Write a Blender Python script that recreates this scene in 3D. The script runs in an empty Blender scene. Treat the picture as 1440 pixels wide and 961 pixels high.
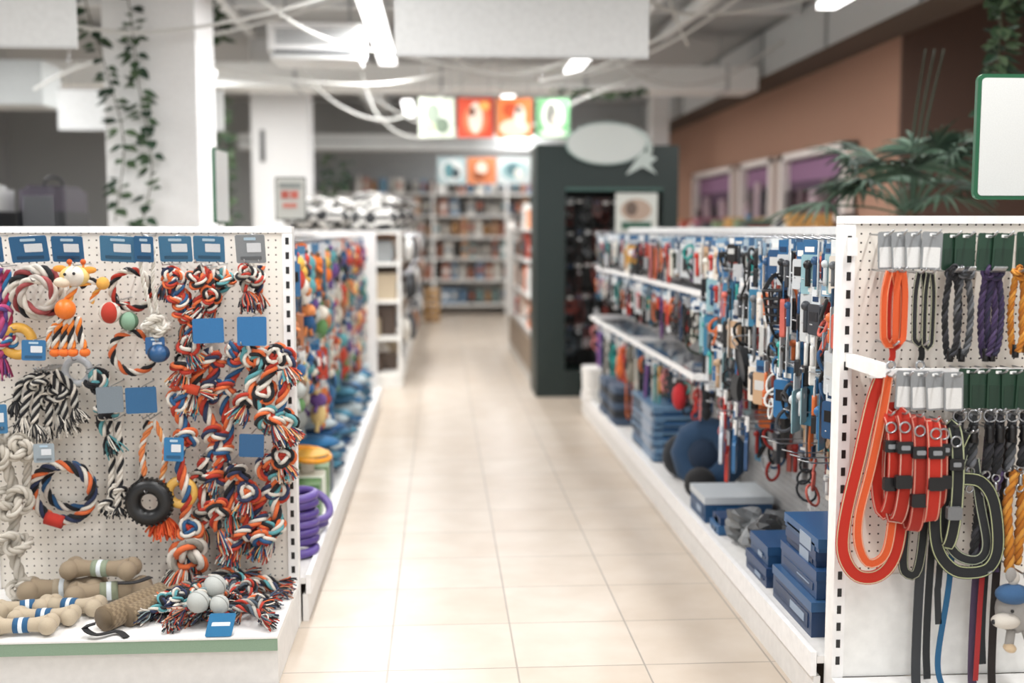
import bpy, math, random
from mathutils import Vector, Matrix
random.seed(11)
V=Vector
Z=V((0,0,1))
def lin(c):
    c=c/255.0
    return c/12.92 if c<=0.04045 else ((c+0.055)/1.055)**2.4
def C(h):
    if isinstance(h,tuple): return h
    h=h.lstrip('#')
    return (lin(int(h[0:2],16)),lin(int(h[2:4],16)),lin(int(h[4:6],16)),1.0)
WHITE=C('eeedea');BLACK=C('18181a');BLUE=C('2c628e');NAVY=C('1d3a5c');RED=C('b8301f');ORANGE=C('e0762c');YEL=C('e2b14a')
GREEN=C('1f3d30');TEAL=C('3a9a98');GRAY=C('8d9094');LGRAY=C('c9cac8');PURP=C('5f3f7c');CREAM=C('e8e0cf')
STEEL=C('b0b2b5')
# ---------------------------------------------------------------- materials
def newmat(name):
    m=bpy.data.materials.new(name); m.use_nodes=True
    return m,m.node_tree.nodes,m.node_tree.links,m.node_tree.nodes['Principled BSDF']
def vcmat(name,rough,metal=0.0,bump=0.0,bscale=300,sheen=0.0):
    m,n,l,b=newmat(name)
    a=n.new('ShaderNodeAttribute'); a.attribute_name='Col'
    no=n.new('ShaderNodeTexNoise'); no.inputs['Scale'].default_value=bscale; no.inputs['Detail'].default_value=3
    g=n.new('ShaderNodeNewGeometry'); l.new(g.outputs['Position'],no.inputs['Vector'])
    hs=n.new('ShaderNodeHueSaturation'); l.new(a.outputs['Color'],hs.inputs['Color'])
    mr=n.new('ShaderNodeMapRange'); mr.inputs['To Min'].default_value=0.88; mr.inputs['To Max'].default_value=1.1
    l.new(no.outputs['Fac'],mr.inputs['Value']); l.new(mr.outputs['Result'],hs.inputs['Value'])
    l.new(hs.outputs['Color'],b.inputs['Base Color'])
    b.inputs['Roughness'].default_value=rough; b.inputs['Metallic'].default_value=metal
    b.inputs['Sheen Weight'].default_value=sheen
    if bump>0:
        bp=n.new('ShaderNodeBump'); bp.inputs['Strength'].default_value=bump; bp.inputs['Distance'].default_value=0.002
        l.new(no.outputs['Fac'],bp.inputs['Height']); l.new(bp.outputs['Normal'],b.inputs['Normal'])
    return m
FAB,PLA,MET,PAI,PEG,WALLM,EMI=0,1,2,3,4,5,6
MATS=[vcmat('fabric',0.9,bump=0.6,bscale=500,sheen=0.08),vcmat('plastic',0.38),vcmat('metal',0.3,metal=0.9),
      vcmat('painted_metal',0.45,bscale=30),None,vcmat('plaster',0.9,bump=0.2,bscale=60),None]
m,n_,l_,b_=newmat('lamp_diffuser'); b_.inputs['Emission Color'].default_value=(1,.99,.97,1); b_.inputs['Emission Strength'].default_value=3.5; MATS[EMI]=m
def pegmat():
    m,n,l,b=newmat('perforated_board')
    a=n.new('ShaderNodeAttribute'); a.attribute_name='Col'
    g=n.new('ShaderNodeNewGeometry')
    sc=n.new('ShaderNodeVectorMath'); sc.operation='SCALE'; sc.inputs['Scale'].default_value=1/0.025
    l.new(g.outputs['Position'],sc.inputs[0])
    fr=n.new('ShaderNodeVectorMath'); fr.operation='FRACTION'; l.new(sc.outputs[0],fr.inputs[0])
    sb=n.new('ShaderNodeVectorMath'); sb.operation='SUBTRACT'; sb.inputs[1].default_value=(.5,.5,.5); l.new(fr.outputs[0],sb.inputs[0])
    ab=n.new('ShaderNodeVectorMath'); ab.operation='ABSOLUTE'; l.new(g.outputs['True Normal'],ab.inputs[0])
    om=n.new('ShaderNodeVectorMath'); om.operation='SUBTRACT'; om.inputs[0].default_value=(1,1,1); l.new(ab.outputs[0],om.inputs[1])
    mu=n.new('ShaderNodeVectorMath'); mu.operation='MULTIPLY'; l.new(sb.outputs[0],mu.inputs[0]); l.new(om.outputs[0],mu.inputs[1])
    ln=n.new('ShaderNodeVectorMath'); ln.operation='LENGTH'; l.new(mu.outputs[0],ln.inputs[0])
    lt=n.new('ShaderNodeMath'); lt.operation='LESS_THAN'; lt.inputs[1].default_value=0.115; l.new(ln.outputs['Value'],lt.inputs[0])
    mx=n.new('ShaderNodeMix'); mx.data_type='RGBA'; l.new(lt.outputs[0],mx.inputs['Factor']); l.new(a.outputs['Color'],mx.inputs[6]); mx.inputs[7].default_value=C('4e463e')
    l.new(mx.outputs[2],b.inputs['Base Color']); b.inputs['Roughness'].default_value=0.45
    return m
MATS[PEG]=pegmat()
# ---------------------------------------------------------------- mesh builder
def catmull(ctrl,closed,sub=10):
    P=[V(p) for p in ctrl]; n=len(P); out=[]
    if n==2 and not closed: return [P[0].lerp(P[1],i/sub) for i in range(sub+1)]
    segs=n if closed else n-1
    for i in range(segs):
        if closed: a,b,c,d=P[(i-1)%n],P[i],P[(i+1)%n],P[(i+2)%n]
        else: a,b,c,d=P[max(i-1,0)],P[i],P[i+1],P[min(i+2,n-1)]
        for k in range(sub):
            t=k/sub
            out.append(0.5*((2*b)+(c-a)*t+(2*a-5*b+4*c-d)*t*t+(3*b-a-3*c+d)*t*t*t))
    if not closed: out.append(P[-1].copy())
    return out
def resample(ctrl,step,closed=False):
    d=catmull(ctrl,closed)
    if closed: d=d+[d[0]]
    L=[0]
    for i in range(1,len(d)): L.append(L[-1]+(d[i]-d[i-1]).length)
    n=max(4,int(round(L[-1]/step))); out=[]; j=0
    cnt=n if closed else n+1
    for i in range(cnt):
        t=L[-1]*i/n
        while j<len(L)-2 and L[j+1]<t: j+=1
        q=(t-L[j])/max(1e-9,L[j+1]-L[j]); out.append(d[j].lerp(d[j+1],q))
    return out,L[-1]
def frames(pts,closed):
    n=len(pts); T=[]
    for i in range(n):
        a=pts[(i-1)%n] if closed or i>0 else pts[0]
        b=pts[(i+1)%n] if closed or i<n-1 else pts[-1]
        t=(b-a); T.append(t.normalized() if t.length>1e-9 else V((0,0,1)))
    ref=V((0,1,0)) if abs(T[0].y)<0.9 else V((1,0,0))
    N=[]; cur=(ref-T[0]*ref.dot(T[0])).normalized()
    for i in range(n):
        cur=(cur-T[i]*cur.dot(T[i])); cur=cur.normalized() if cur.length>1e-6 else T[i].orthogonal().normalized()
        N.append(cur.copy())
    if closed:
        e=(cur-T[0]*cur.dot(T[0])).normalized(); a=math.atan2(e.cross(N[0]).dot(T[0]),e.dot(N[0]))
        for i in range(n):
            N[i]=Matrix.Rotation(a*i/n,3,T[i])@N[i]
    B=[T[i].cross(N[i]) for i in range(n)]
    return T,N,B
class MB:
    def __init__(s): s.v=[];s.f=[];s.c=[];s.m=[];s.s=[]
    def add(s,vs,fs,col,mat,smooth):
        o=len(s.v); s.v.extend([tuple(x) for x in vs])
        per=isinstance(col,list)
        for i,f in enumerate(fs):
            s.f.append(tuple(o+k for k in f)); s.c.append(col[i] if per else col); s.m.append(mat); s.s.append(smooth)
    def obox(s,c,a,b,d,col,mat=PLA):
        c=V(c);a=V(a);b=V(b);d=V(d)
        if a.cross(b).dot(d)<0: d=-d
        vs=[c+a*i+b*j+d*k for k in (-1,1) for j in (-1,1) for i in (-1,1)]
        s.add(vs,[(0,2,3,1),(4,5,7,6),(0,1,5,4),(2,6,7,3),(0,4,6,2),(1,3,7,5)],col,mat,False)
    def box(s,x0,x1,y0,y1,z0,z1,col,mat=PAI):
        s.obox(((x0+x1)/2,(y0+y1)/2,(z0+z1)/2),((x1-x0)/2,0,0),(0,(y1-y0)/2,0),(0,0,(z1-z0)/2),col,mat)
    def rcard(s,c,a,b,d,r,col,mat=PLA,n=4):
        c=V(c);a=V(a);b=V(b);d=V(d)
        if a.cross(b).dot(d)<0: d=-d
        la,lb=a.length,b.length; ua,ub=a/la,b/lb; r=min(r,la*.98,lb*.98); ring=[]
        for (sx,sy,a0) in ((1,1,0),(-1,1,90),(-1,-1,180),(1,-1,270)):
            for k in range(n+1):
                t=math.radians(a0+90*k/n); ring.append((sx*(la-r)+r*math.cos(t),sy*(lb-r)+r*math.sin(t)))
        m=len(ring); vs=[c+ua*x+ub*y-d for x,y in ring]+[c+ua*x+ub*y+d for x,y in ring]
        fs=[tuple(range(m-1,-1,-1)),tuple(range(m,2*m))]+[(i,(i+1)%m,m+(i+1)%m,m+i) for i in range(m)]
        s.add(vs,fs,col,mat,False)
    def tube(s,ctrl,r,col,mat=PLA,sides=8,closed=False,step=None,raw=False,caps=True):
        rr=r if callable(r) else (lambda t:r)
        if raw: pts=[V(p) for p in ctrl]
        else: pts,_=resample(ctrl,step or max(0.004,rr(.5)*1.2),closed)
        T,N,B=frames(pts,closed); n=len(pts); vs=[];fs=[];cols=[]
        for i in range(n):
            q=rr(i/max(1,n-1))
            for j in range(sides):
                a=2*math.pi*j/sides; vs.append(pts[i]+(N[i]*math.cos(a)+B[i]*math.sin(a))*q)
        for i in range(n if closed else n-1):
            i2=(i+1)%n
            for j in range(sides):
                j2=(j+1)%sides; fs.append((i*sides+j,i*sides+j2,i2*sides+j2,i2*sides+j)); cols.append(col(i,j,n) if callable(col) else col)
        if not closed and caps:
            fs.append(tuple(range(sides-1,-1,-1))); cols.append(cols[0]); fs.append(tuple((n-1)*sides+j for j in range(sides))); cols.append(cols[-1])
        s.add(vs,fs,cols,mat,sides>4)
    def rope(s,ctrl,R,cols,pitch=None,closed=False,mat=FAB,sides=6):
        pts,L=resample(ctrl,max(R*.65,.003),closed); T,N,B=frames(pts,closed); n=len(pts); ns=len(cols)
        turns=L/(pitch or R*6.0)
        if closed: turns=round(turns)
        ro=R*(.5 if ns<=3 else .6); rs=R*(.55 if ns<=3 else .46)
        for k in range(ns):
            vs=[];fs=[]
            for i in range(n):
                a=2*math.pi*(turns*i/(n if closed else n-1)+k/ns)
                c=pts[i]+(N[i]*math.cos(a)+B[i]*math.sin(a))*ro
                for j in range(sides):
                    b=2*math.pi*j/sides; vs.append(c+(N[i]*math.cos(b)+B[i]*math.sin(b))*rs)
            for i in range(n if closed else n-1):
                i2=(i+1)%n
                for j in range(sides):
                    j2=(j+1)%sides; fs.append((i*sides+j,i*sides+j2,i2*sides+j2,i2*sides+j))
            if not closed:
                fs.append(tuple(range(sides-1,-1,-1))); fs.append(tuple((n-1)*sides+j for j in range(sides)))
            s.add(vs,fs,cols[k],mat,True)
    def strap(s,ctrl,w,t,col,face=(0,-1,0),pipe=None,closed=False,mat=FAB,step=.012):
        pts,_=resample(ctrl,step,closed); T,_,_=frames(pts,closed); n=len(pts); F=V(face); vs=[];fs=[];L1=[];L2=[]
        prev=None
        for i in range(n):
            sd=T[i].cross(F)
            if sd.length<.15: sd=prev if prev else V((1,0,0))
            sd.normalize(); prev=sd
            nn=sd.cross(T[i]).normalized()
            for (a,b) in ((-1,-1),(1,-1),(1,1),(-1,1)): vs.append(pts[i]+sd*a*w/2+nn*b*t/2)
            L1.append(pts[i]+sd*w*.42+nn*t*.4); L2.append(pts[i]-sd*w*.42+nn*t*.4)
        for i in range(n if closed else n-1):
            i2=(i+1)%n
            for j in range(4):
                j2=(j+1)%4; fs.append((i*4+j,i*4+j2,i2*4+j2,i2*4+j))
        if not closed: fs.append((3,2,1,0)); fs.append(tuple((n-1)*4+j for j in range(4)))
        s.add(vs,fs,col,mat,False)
        if pipe:
            for L in (L1,L2): s.tube(L,t*.45,pipe,FAB,5,closed,raw=True)
    def torus(s,c,R,r,col,ax=(0,1,0),mat=PLA,sides=10,n=36,sx=1,sy=1):
        ax=V(ax).normalized(); u=ax.orthogonal().normalized(); w=ax.cross(u); c=V(c)
        if abs(ax.y)>.9: u=V((1,0,0)); w=V((0,0,1))
        s.tube([c+u*math.cos(2*math.pi*i/n)*R*sx+w*math.sin(2*math.pi*i/n)*R*sy for i in range(n)],r,col,mat,sides,True,raw=True)
    def ring_rope(s,c,R,r,cols,ax=(0,1,0),pitch=None,jit=0):
        ax=V(ax).normalized(); c=V(c); u=ax.orthogonal().normalized(); w=ax.cross(u)
        s.rope([c+(u*math.cos(2*math.pi*i/14)+w*math.sin(2*math.pi*i/14))*(R+random.uniform(-jit,jit)) for i in range(14)],r,cols,pitch,True)
    def ball(s,c,r,col,mat=PLA,n=14,m=9,sc=(1,1,1),rot=None,crumple=0):
        c=V(c); vs=[];fs=[];cols=[]
        for i in range(m+1):
            th=math.pi*i/m
            for j in range(n):
                ph=2*math.pi*j/n; p=V((math.sin(th)*math.cos(ph)*sc[0],math.sin(th)*math.sin(ph)*sc[1],math.cos(th)*sc[2]))*r
                if crumple and 0<i<m: p=p*random.uniform(1-crumple,1+crumple)
                if rot: p=rot@p
                vs.append(c+p)
        for i in range(m):
            for j in range(n):
                j2=(j+1)%n; fs.append((i*n+j,(i+1)*n+j,(i+1)*n+j2,i*n+j2)); cols.append(col(i/m,j/n) if callable(col) else col)
        s.add(vs,fs,cols,mat,not crumple)
    def knot(s,c,a,r,cols,tilt=None,mat=FAB):
        c=V(c); M=Matrix.Rotation(tilt if tilt is not None else random.uniform(0,3),3,'X')@Matrix.Rotation(random.uniform(0,6),3,'Z')
        pts=[]
        for i in range(28):
            t=2*math.pi*i/28
            pts.append(c+M@(V(((2+math.cos(3*t))*math.cos(2*t),(2+math.cos(3*t))*math.sin(2*t),1.3*math.sin(3*t)))*a/2.6))
        s.rope(pts,r,cols,None,True)
    def tassel(s,c,d,L,spread,cols,n=40,r=.0022):
        c=V(c); d=V(d).normalized(); u=d.orthogonal().normalized(); w=d.cross(u)
        for i in range(n):
            a=random.uniform(0,6.28); q=math.sqrt(random.random()); l=L*random.uniform(.7,1.1)
            o=(u*math.cos(a)+w*math.sin(a)); e=c+d*l+o*spread*q; m=c+d*l*.5+o*spread*q*.75+V((random.uniform(-1,1),random.uniform(-1,1),0))*.004
            s.tube([c+o*.006*q,m,e+V((random.uniform(-1,1),random.uniform(-1,1),random.uniform(-1,1)))*.008],r,random.choice(cols),FAB,4,step=L/4)
    def disc(s,c,rx,rz,th,col,mat=PLA,n=32,ax='Y'):
        c=V(c); r1=[]
        for i in range(n):
            a=2*math.pi*i/n
            r1.append(V((rx*math.cos(a),0,rz*math.sin(a))) if ax=='Y' else (V((rx*math.cos(a),rz*math.sin(a),0)) if ax=='Z' else V((0,rx*math.cos(a),rz*math.sin(a)))))
        d={'Y':V((0,th/2,0)),'Z':V((0,0,th/2)),'X':V((th/2,0,0))}[ax]
        vs=[c+p-d for p in r1]+[c+p+d for p in r1]
        s.add(vs,[tuple(range(n)),tuple(range(2*n-1,n-1,-1))]+[(i,n+i,n+(i+1)%n,(i+1)%n) for i in range(n)],col,mat,False)
    def build(s,name):
        me=bpy.data.meshes.new(name)
        xs=[p[0] for p in s.v];ys=[p[1] for p in s.v];zs=[p[2] for p in s.v]
        o=V(((min(xs)+max(xs))/2,(min(ys)+max(ys))/2,min(zs)))
        me.from_pydata([(p[0]-o.x,p[1]-o.y,p[2]-o.z) for p in s.v],[],s.f)
        for m in MATS: me.materials.append(m)
        me.polygons.foreach_set('material_index',s.m); me.polygons.foreach_set('use_smooth',s.s)
        at=me.color_attributes.new('Col','FLOAT_COLOR','CORNER'); buf=[]
        for f,c in zip(s.f,s.c): buf.extend(list(c)*len(f))
        at.data.foreach_set('color',buf); me.update()
        ob=bpy.data.objects.new(name,me); ob.location=o; bpy.context.collection.objects.link(ob)
        return ob
def shade(c,k): return (min(1,c[0]*k),min(1,c[1]*k),min(1,c[2]*k),1)
# ---------------------------------------------------------------- room
def floor_mat():
    m,n,l,b=newmat('beige_floor_tiles')
    g=n.new('ShaderNodeNewGeometry'); mp=n.new('ShaderNodeMapping'); mp.vector_type='POINT'
    T=.413; mp.inputs['Scale'].default_value=(1/T,1/T,1/T); mp.inputs['Location'].default_value=(.176/T+20,-3.52/T+40,0)
    l.new(g.outputs['Position'],mp.inputs['Vector'])
    br=n.new('ShaderNodeTexBrick'); br.offset=0; br.inputs['Scale'].default_value=1; br.inputs['Brick Width'].default_value=1; br.inputs['Row Height'].default_value=1
    br.inputs['Mortar Size'].default_value=.009; br.inputs['Mortar Smooth'].default_value=.4; br.inputs['Bias'].default_value=0
    br.inputs['Color1'].default_value=C('c6bbae'); br.inputs['Color2'].default_value=C('c0b3a4'); br.inputs['Mortar'].default_value=C('989086')
    l.new(mp.outputs[0],br.inputs['Vector'])
    no=n.new('ShaderNodeTexNoise'); no.inputs['Scale'].default_value=5; no.inputs['Detail'].default_value=8; l.new(g.outputs['Position'],no.inputs['Vector'])
    cr=n.new('ShaderNodeValToRGB'); cr.color_ramp.elements[0].position=.3; cr.color_ramp.elements[0].color=(.82,.775,.72,1); cr.color_ramp.elements[1].position=.7; cr.color_ramp.elements[1].color=(1,1,1,1)
    l.new(no.outputs['Fac'],cr.inputs['Fac'])
    mx=n.new('ShaderNodeMix'); mx.data_type='RGBA'; mx.blend_type='MULTIPLY'; mx.inputs['Factor'].default_value=.7
    l.new(br.outputs['Color'],mx.inputs[6]); l.new(cr.outputs['Color'],mx.inputs[7]); l.new(mx.outputs[2],b.inputs['Base Color'])
    b.inputs['Roughness'].default_value=.36
    bp=n.new('ShaderNodeBump'); bp.inputs['Strength'].default_value=.3; bp.inputs['Distance'].default_value=.003; bp.invert=True
    l.new(br.outputs['Fac'],bp.inputs['Height']); l.new(bp.outputs['Normal'],b.inputs['Normal'])
    return m
b=MB(); b.box(-7,5,-3,19.2,-.1,0,WHITE); o=b.build('floor'); o.data.materials.clear(); o.data.materials.append(floor_mat())
o.data.polygons.foreach_set('material_index',[0]*6)
b=MB(); b.box(-7,5,-3,19.2,3.5,3.6,C('b0b1b1'),WALLM); b.build('ceiling')
b=MB(); b.box(-7.1,5.1,19.2,19.3,0,3.6,C('a6a8a8'),WALLM); b.build('wall_back')
b=MB(); b.box(-7.1,-7,-3,19.2,0,3.6,C('abadaf'),WALLM); b.build('wall_left')
b=MB(); b.box(5,5.1,-3,9.35,0,3.6,C('8f7868'),WALLM); b.build('wall_right')
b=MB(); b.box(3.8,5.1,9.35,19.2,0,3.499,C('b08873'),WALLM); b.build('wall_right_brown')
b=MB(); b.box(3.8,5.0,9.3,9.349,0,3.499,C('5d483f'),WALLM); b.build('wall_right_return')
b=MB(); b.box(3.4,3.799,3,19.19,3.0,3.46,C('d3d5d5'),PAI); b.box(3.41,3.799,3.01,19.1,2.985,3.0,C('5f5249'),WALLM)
for y in range(4,19,2): b.box(3.385,3.4,y,y+.04,2.99,3.47,C('a8abac'),MET)
b.build('ceiling_duct')
for (y0,y1) in ((14.3,16.6),(12.6,14.0),(10.25,12.3)):
    b=MB(); z0,z1=1.47,2.2
    b.box(3.77,3.80,y0,y1,z0,z1,C('5f485c'),WALLM); b.box(3.765,3.77,y0+.1,y1-.1,z1-.3,z1-.1,C('96708f'),WALLM); b.box(3.765,3.77,y0+.1,y1-.1,z0+.08,z0+.25,C('b8989e'),WALLM)  # niche lighting put into panel colours: purple back, lighter strip near the top
    for (a,c_,d,e) in ((y0,y1,z1-.07,z1),(y0,y1,z0,z0+.07),(y0,y0+.12,z0,z1),(y1-.12,y1,z0,z1)): b.box(3.68,3.8,a,c_,d,e,C('e8ded8'),PAI)
    for k in range(5):
        yy=y0+.25+(y1-y0-.5)*k/4; h=random.uniform(.12,.42); b.rcard((3.735,yy,z0+.07+h/2),(0,.11,0),(0,0,h/2),(.02,0,0),.03,random.choice([C('3a2a30'),C('b9a0a8'),C('50343c'),C('2a2230')]),PLA)
    b.build('framed_wall_niche')
def column(x0,x1,y0,y1):
    b=MB(); b.box(x0,x1,y0,y1,0,3.499,C('f0f0f0'),WALLM); b.box(x0-.012,x1+.012,y0-.012,y1+.012,0,.1,C('cfcfcd')); return b.build('structural_column')
column(-2.13,-1.55,7.5,8.1); column(-2.1,-1.48,13,13.6); column(3.0,3.25,16.2,16.5)
b=MB(); b.box(-2.0,-1.95,12.97,12.999,2.15,2.5,C('303234'),PLA); b.box(-2.01,-1.94,12.99,12.999,2.14,2.51,WHITE); b.build('wall_switch_panel')
b=MB(); b.box(-6.9,3.35,12,12.6,2.86,3.10,C('f0f1ef')); 
for x in [-6+i*1.5 for i in range(7)]: b.box(x,x+.04,11.985,12.61,2.85,3.11,C('c4c6c6')); b.tube([(x,12.3,3.1),(x,12.3,3.5)],.008,STEEL,MET)
b.build('ventilation_duct')
b=MB(); b.box(-3,3.3,17.4,17.9,2.6,2.82,C('d8dbdb')); b.box(-3,3.3,17.39,17.4,2.69,2.72,C('a0a4a4'))
for x in (-2,0,2): b.tube([(x,17.6,2.8),(x,17.6,3.5)],.01,STEEL,MET)
b.build('ventilation_duct')
b=MB(); b.box(-6.5,-3.35,10,10.5,2.45,2.82,C('b4b8b8'),PAI)
for x in (-6,-5,-4): b.box(x,x+.04,9.99,10.51,2.44,2.83,C('8d9090'),PAI); b.tube([(x,10.2,2.8),(x,10.2,3.5)],.01,STEEL,MET)
b.build('ventilation_duct')
b=MB(); b.box(-1.05,-.75,12.7,19,3.15,3.4,C('c9cccc')); 
for y in range(13,19): b.box(-1.06,-.74,y,y+.04,3.14,3.41,C('9da0a0'))
for y in (14,16.5): b.tube([(-.9,y,3.35),(-.9,y,3.5)],.01,STEEL,MET)
b.build('ventilation_duct')
for (x,r) in ((-1.9,.05),(-2.4,.03),(1.9,.04),(2.3,.07),(-.05,.03)):
    b=MB(); b.tube([(x,4,3.38),(x,11.9,3.38)],r,C('dddedd'),PAI,12,step=.5)
    for y in (5,7,9,11): b.tube([(x,y,3.38),(x,y,3.5)],.008,STEEL,MET)
    b.build('ceiling_pipe')
for y in (6.2,8.6,10.6):
    b=MB(); b.box(-6.9,3.35,y,y+.12,3.4,3.5,C('d2d3d3')); b.build('ceiling_beam')
b=MB()
b.rcard((-.95,9.2,2.86),(.36,0,0),(0,.3,0),(0,0,.10),.05,C('f2f2f2'),PAI); b.rcard((-.95,9.2,2.73),(.34,0,0),(0,.28,0),(0,0,.035),.05,C('dcdede'),PAI)
for k in range(6): b.box(-1.24,-.66,8.89,8.901,2.80+k*.02,2.808+k*.02,C('8a8d8d'))
b.rcard((-.95,8.9,2.745),(.3,0,0),(0,0,.014),(0,.006,0),.01,C('6d7072'))
for sx in (-1.2,-.7): b.tube([(sx,9.2,2.95),(sx,9.2,3.5)],.01,STEEL,MET)
b.build('air_conditioner_unit')
lights=[(-.48,7.0,10.9,.15),(-.47,2.2,5.2,.13),(1.6,1.5,4.5,.13),(-2.6,1.8,4.6,.13),(.8,12.9,14.6,.13),(-3.9,6,9,.13),(2.7,6.2,8.0,.13),(-.4,14.2,15.8,.13),(1.3,9.9,11.4,.13),(.55,-1.2,1.2,.13),(-3.6,12.8,15.5,.13),(1.2,16.8,18.6,.13),(-2.3,9.8,11.8,.13)]  # tubes over the front area are out of view, added to light it
for (x,y0,y1,w) in lights:
    z=2.93
    b=MB(); b.box(x-w/2-.005,x+w/2+.005,y0,y1,z+.045,z+.075,C('dfe0e0')); b.box(x-w/2,x+w/2,y0,y1,z,z+.045,WHITE,EMI)
    for yy in (y0+.2,y1-.2): b.tube([(x,yy,z+.06),(x,yy,3.5)],.004,STEEL,MET,6)
    ob=b.build('linear_ceiling_light')
    ld=bpy.data.lights.new('lamp_tube','AREA'); ld.shape='RECTANGLE'; ld.size=w; ld.size_y=y1-y0; ld.energy=(24 if y0<6 else 33)*(y1-y0); ld.color=(1,.992,.985)
    lo=bpy.data.objects.new('lamp_tube',ld); bpy.context.collection.objects.link(lo); lo.parent=ob
    lo.location=V((x,(y0+y1)/2,z-.004))-ob.location
cab=[[(-1.6,7,3.2),(-.9,8,2.75),(-.1,9,2.7),(.9,9.5,2.62),(1.8,9,2.85),(2.6,8,3.4)],
     [(-3,9,3.0),(-1.8,10,2.75),(-.6,10.5,2.7),(.4,11,2.95),(1.2,11.5,3.2)],
     [(-.8,11.6,2.8),(-.3,11.6,2.5),(.2,11.6,2.35),(.8,11.7,2.4),(1.4,11.7,2.7),(2.2,11.5,3.0)],
     [(-3,7,2.8),(-2,7.2,2.6),(-1.2,7.4,2.72),(-.4,7.6,3.0)],
     [(.9,7,3.3),(1.5,8,2.95),(2.3,8.4,3.0),(3.3,8,3.2)],
     [(-1.5,11,3.1),(-1.0,11,2.6),(-.5,11.2,2.45),(0,11.4,2.7),(.5,11.6,3.1)],
     [(-2.9,8.5,2.4),(-2.4,8.2,2.55),(-1.3,8.6,2.9),(-.5,8.8,3.2)],
     [(1.2,10,3.1),(1.9,10.4,2.75),(2.6,10.8,2.8),(3.3,11,3.2)],
     [(-.3,9.5,3.4),(.1,10,2.9),(.6,10.5,2.8),(1.3,10.6,3.0),(1.7,10.4,3.4)],
     [(.75,8.6,2.5),(1.2,8.2,2.58),(1.75,7.8,2.85),(2.2,7.4,3.2),(2.5,7.2,3.45)],
     [(-.75,11.2,2.9),(-.6,11.2,2.5),(-.3,11.3,2.3),(.1,11.4,2.35),(.4,11.5,2.6)],
     [(1.6,8.5,3.4),(1.75,8.6,3.0),(1.9,8.8,2.8)],]
for c_ in cab:
    b=MB(); b.tube(c_,.011,C('d6d6d2'),PLA,8,step=.06); b.build('hanging_cable')
def hsign(x0,x1,y,z0,z1,col=C('cfd0cf')):
    b=MB(); b.box(x0,x1,y,y+.02,z0,z1,col,PAI); b.box(x0,x1,y-.004,y,z0,z0+.012,C('b5b6b6'),PAI); b.box(x0,x1,y-.004,y,z1-.012,z1,C('b5b6b6'),PAI)
    for x in (x0+.1,x1-.1): b.tube([(x,y+.01,z1),(x,y+.01,3.5)],.003,STEEL,MET,5,step=.3)
    b.build('hanging_sign')
hsign(-.23,1.09,6,2.285,2.9); hsign(-2.75,-1.83,6,2.31,2.75); hsign(-3.1,-1.77,9.6,2.2,2.54,C('e4e6e6'))
def poster(x0,x1,y,z0,z1,bg,blobs):
    b=MB(); b.box(x0,x1,y,y+.015,z0,z1,bg,PLA); w=x1-x0;h=z1-z0
    for i,(u,v,ru,rv,c_) in enumerate(blobs): b.disc((x0+u*w,y-.002-.001*i,z0+v*h),ru*w,rv*h,.002,c_,PLA)
    for x in (x0+.04,x1-.04): b.tube([(x,y+.007,z1),(x,y+.007,3.5)],.003,STEEL,MET,5,step=.3)
    b.build('hanging_poster')
P=[(-.2,.14,C('ccd4c2'),[(.5,.5,.45,.45,C('d4d6ce')),(.4,.6,.2,.25,C('8f9c8c')),(.65,.3,.2,.2,C('6a7a68')),(.3,.25,.18,.14,C('b8c49a'))]),
   (.17,.51,C('c2452a'),[(.5,.45,.35,.4,C('d8704a')),(.5,.5,.2,.4,C('e0ccbc')),(.4,.65,.1,.12,C('6a4a3c')),(.75,.8,.16,.12,C('e0a458'))]),
   (.54,.88,C('d47a44'),[(.5,.25,.42,.22,C('e3ccb4')),(.4,.7,.22,.18,C('c04e28')),(.65,.55,.16,.28,C('dfd3c6')),(.62,.7,.08,.08,C('4a3a34'))]),
   (.92,1.24,C('64986a'),[(.5,.55,.35,.4,C('c4cabe')),(.45,.6,.16,.28,C('6a6a64')),(.6,.4,.14,.2,C('b0a99e')),(.5,.12,.4,.1,C('bfc8b8'))])]
for (a,c_,bg,bl) in P: poster(a,c_,11,2.27,2.645,bg,bl)
P=[(-.03,.31,C('a9bdc0'),[(.5,.5,.42,.42,C('d8dcda')),(.4,.5,.18,.3,C('5f8f96')),(.65,.4,.15,.2,C('3a4a50'))]),(.33,.68,C('cf8054'),[(.5,.5,.35,.4,C('b86438')),(.5,.6,.2,.25,C('e0ccbb')),(.4,.3,.2,.14,C('8a4a2a'))]),
   (.70,1.1,C('c5cccb'),[(.5,.5,.4,.35,C('8fafb2')),(.45,.55,.2,.24,C('4f6f74')),(.65,.4,.14,.2,C('dcd8d0'))])]
for (a,c_,bg,bl) in P: poster(a,c_,14,1.95,2.27,bg,bl)
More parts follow.
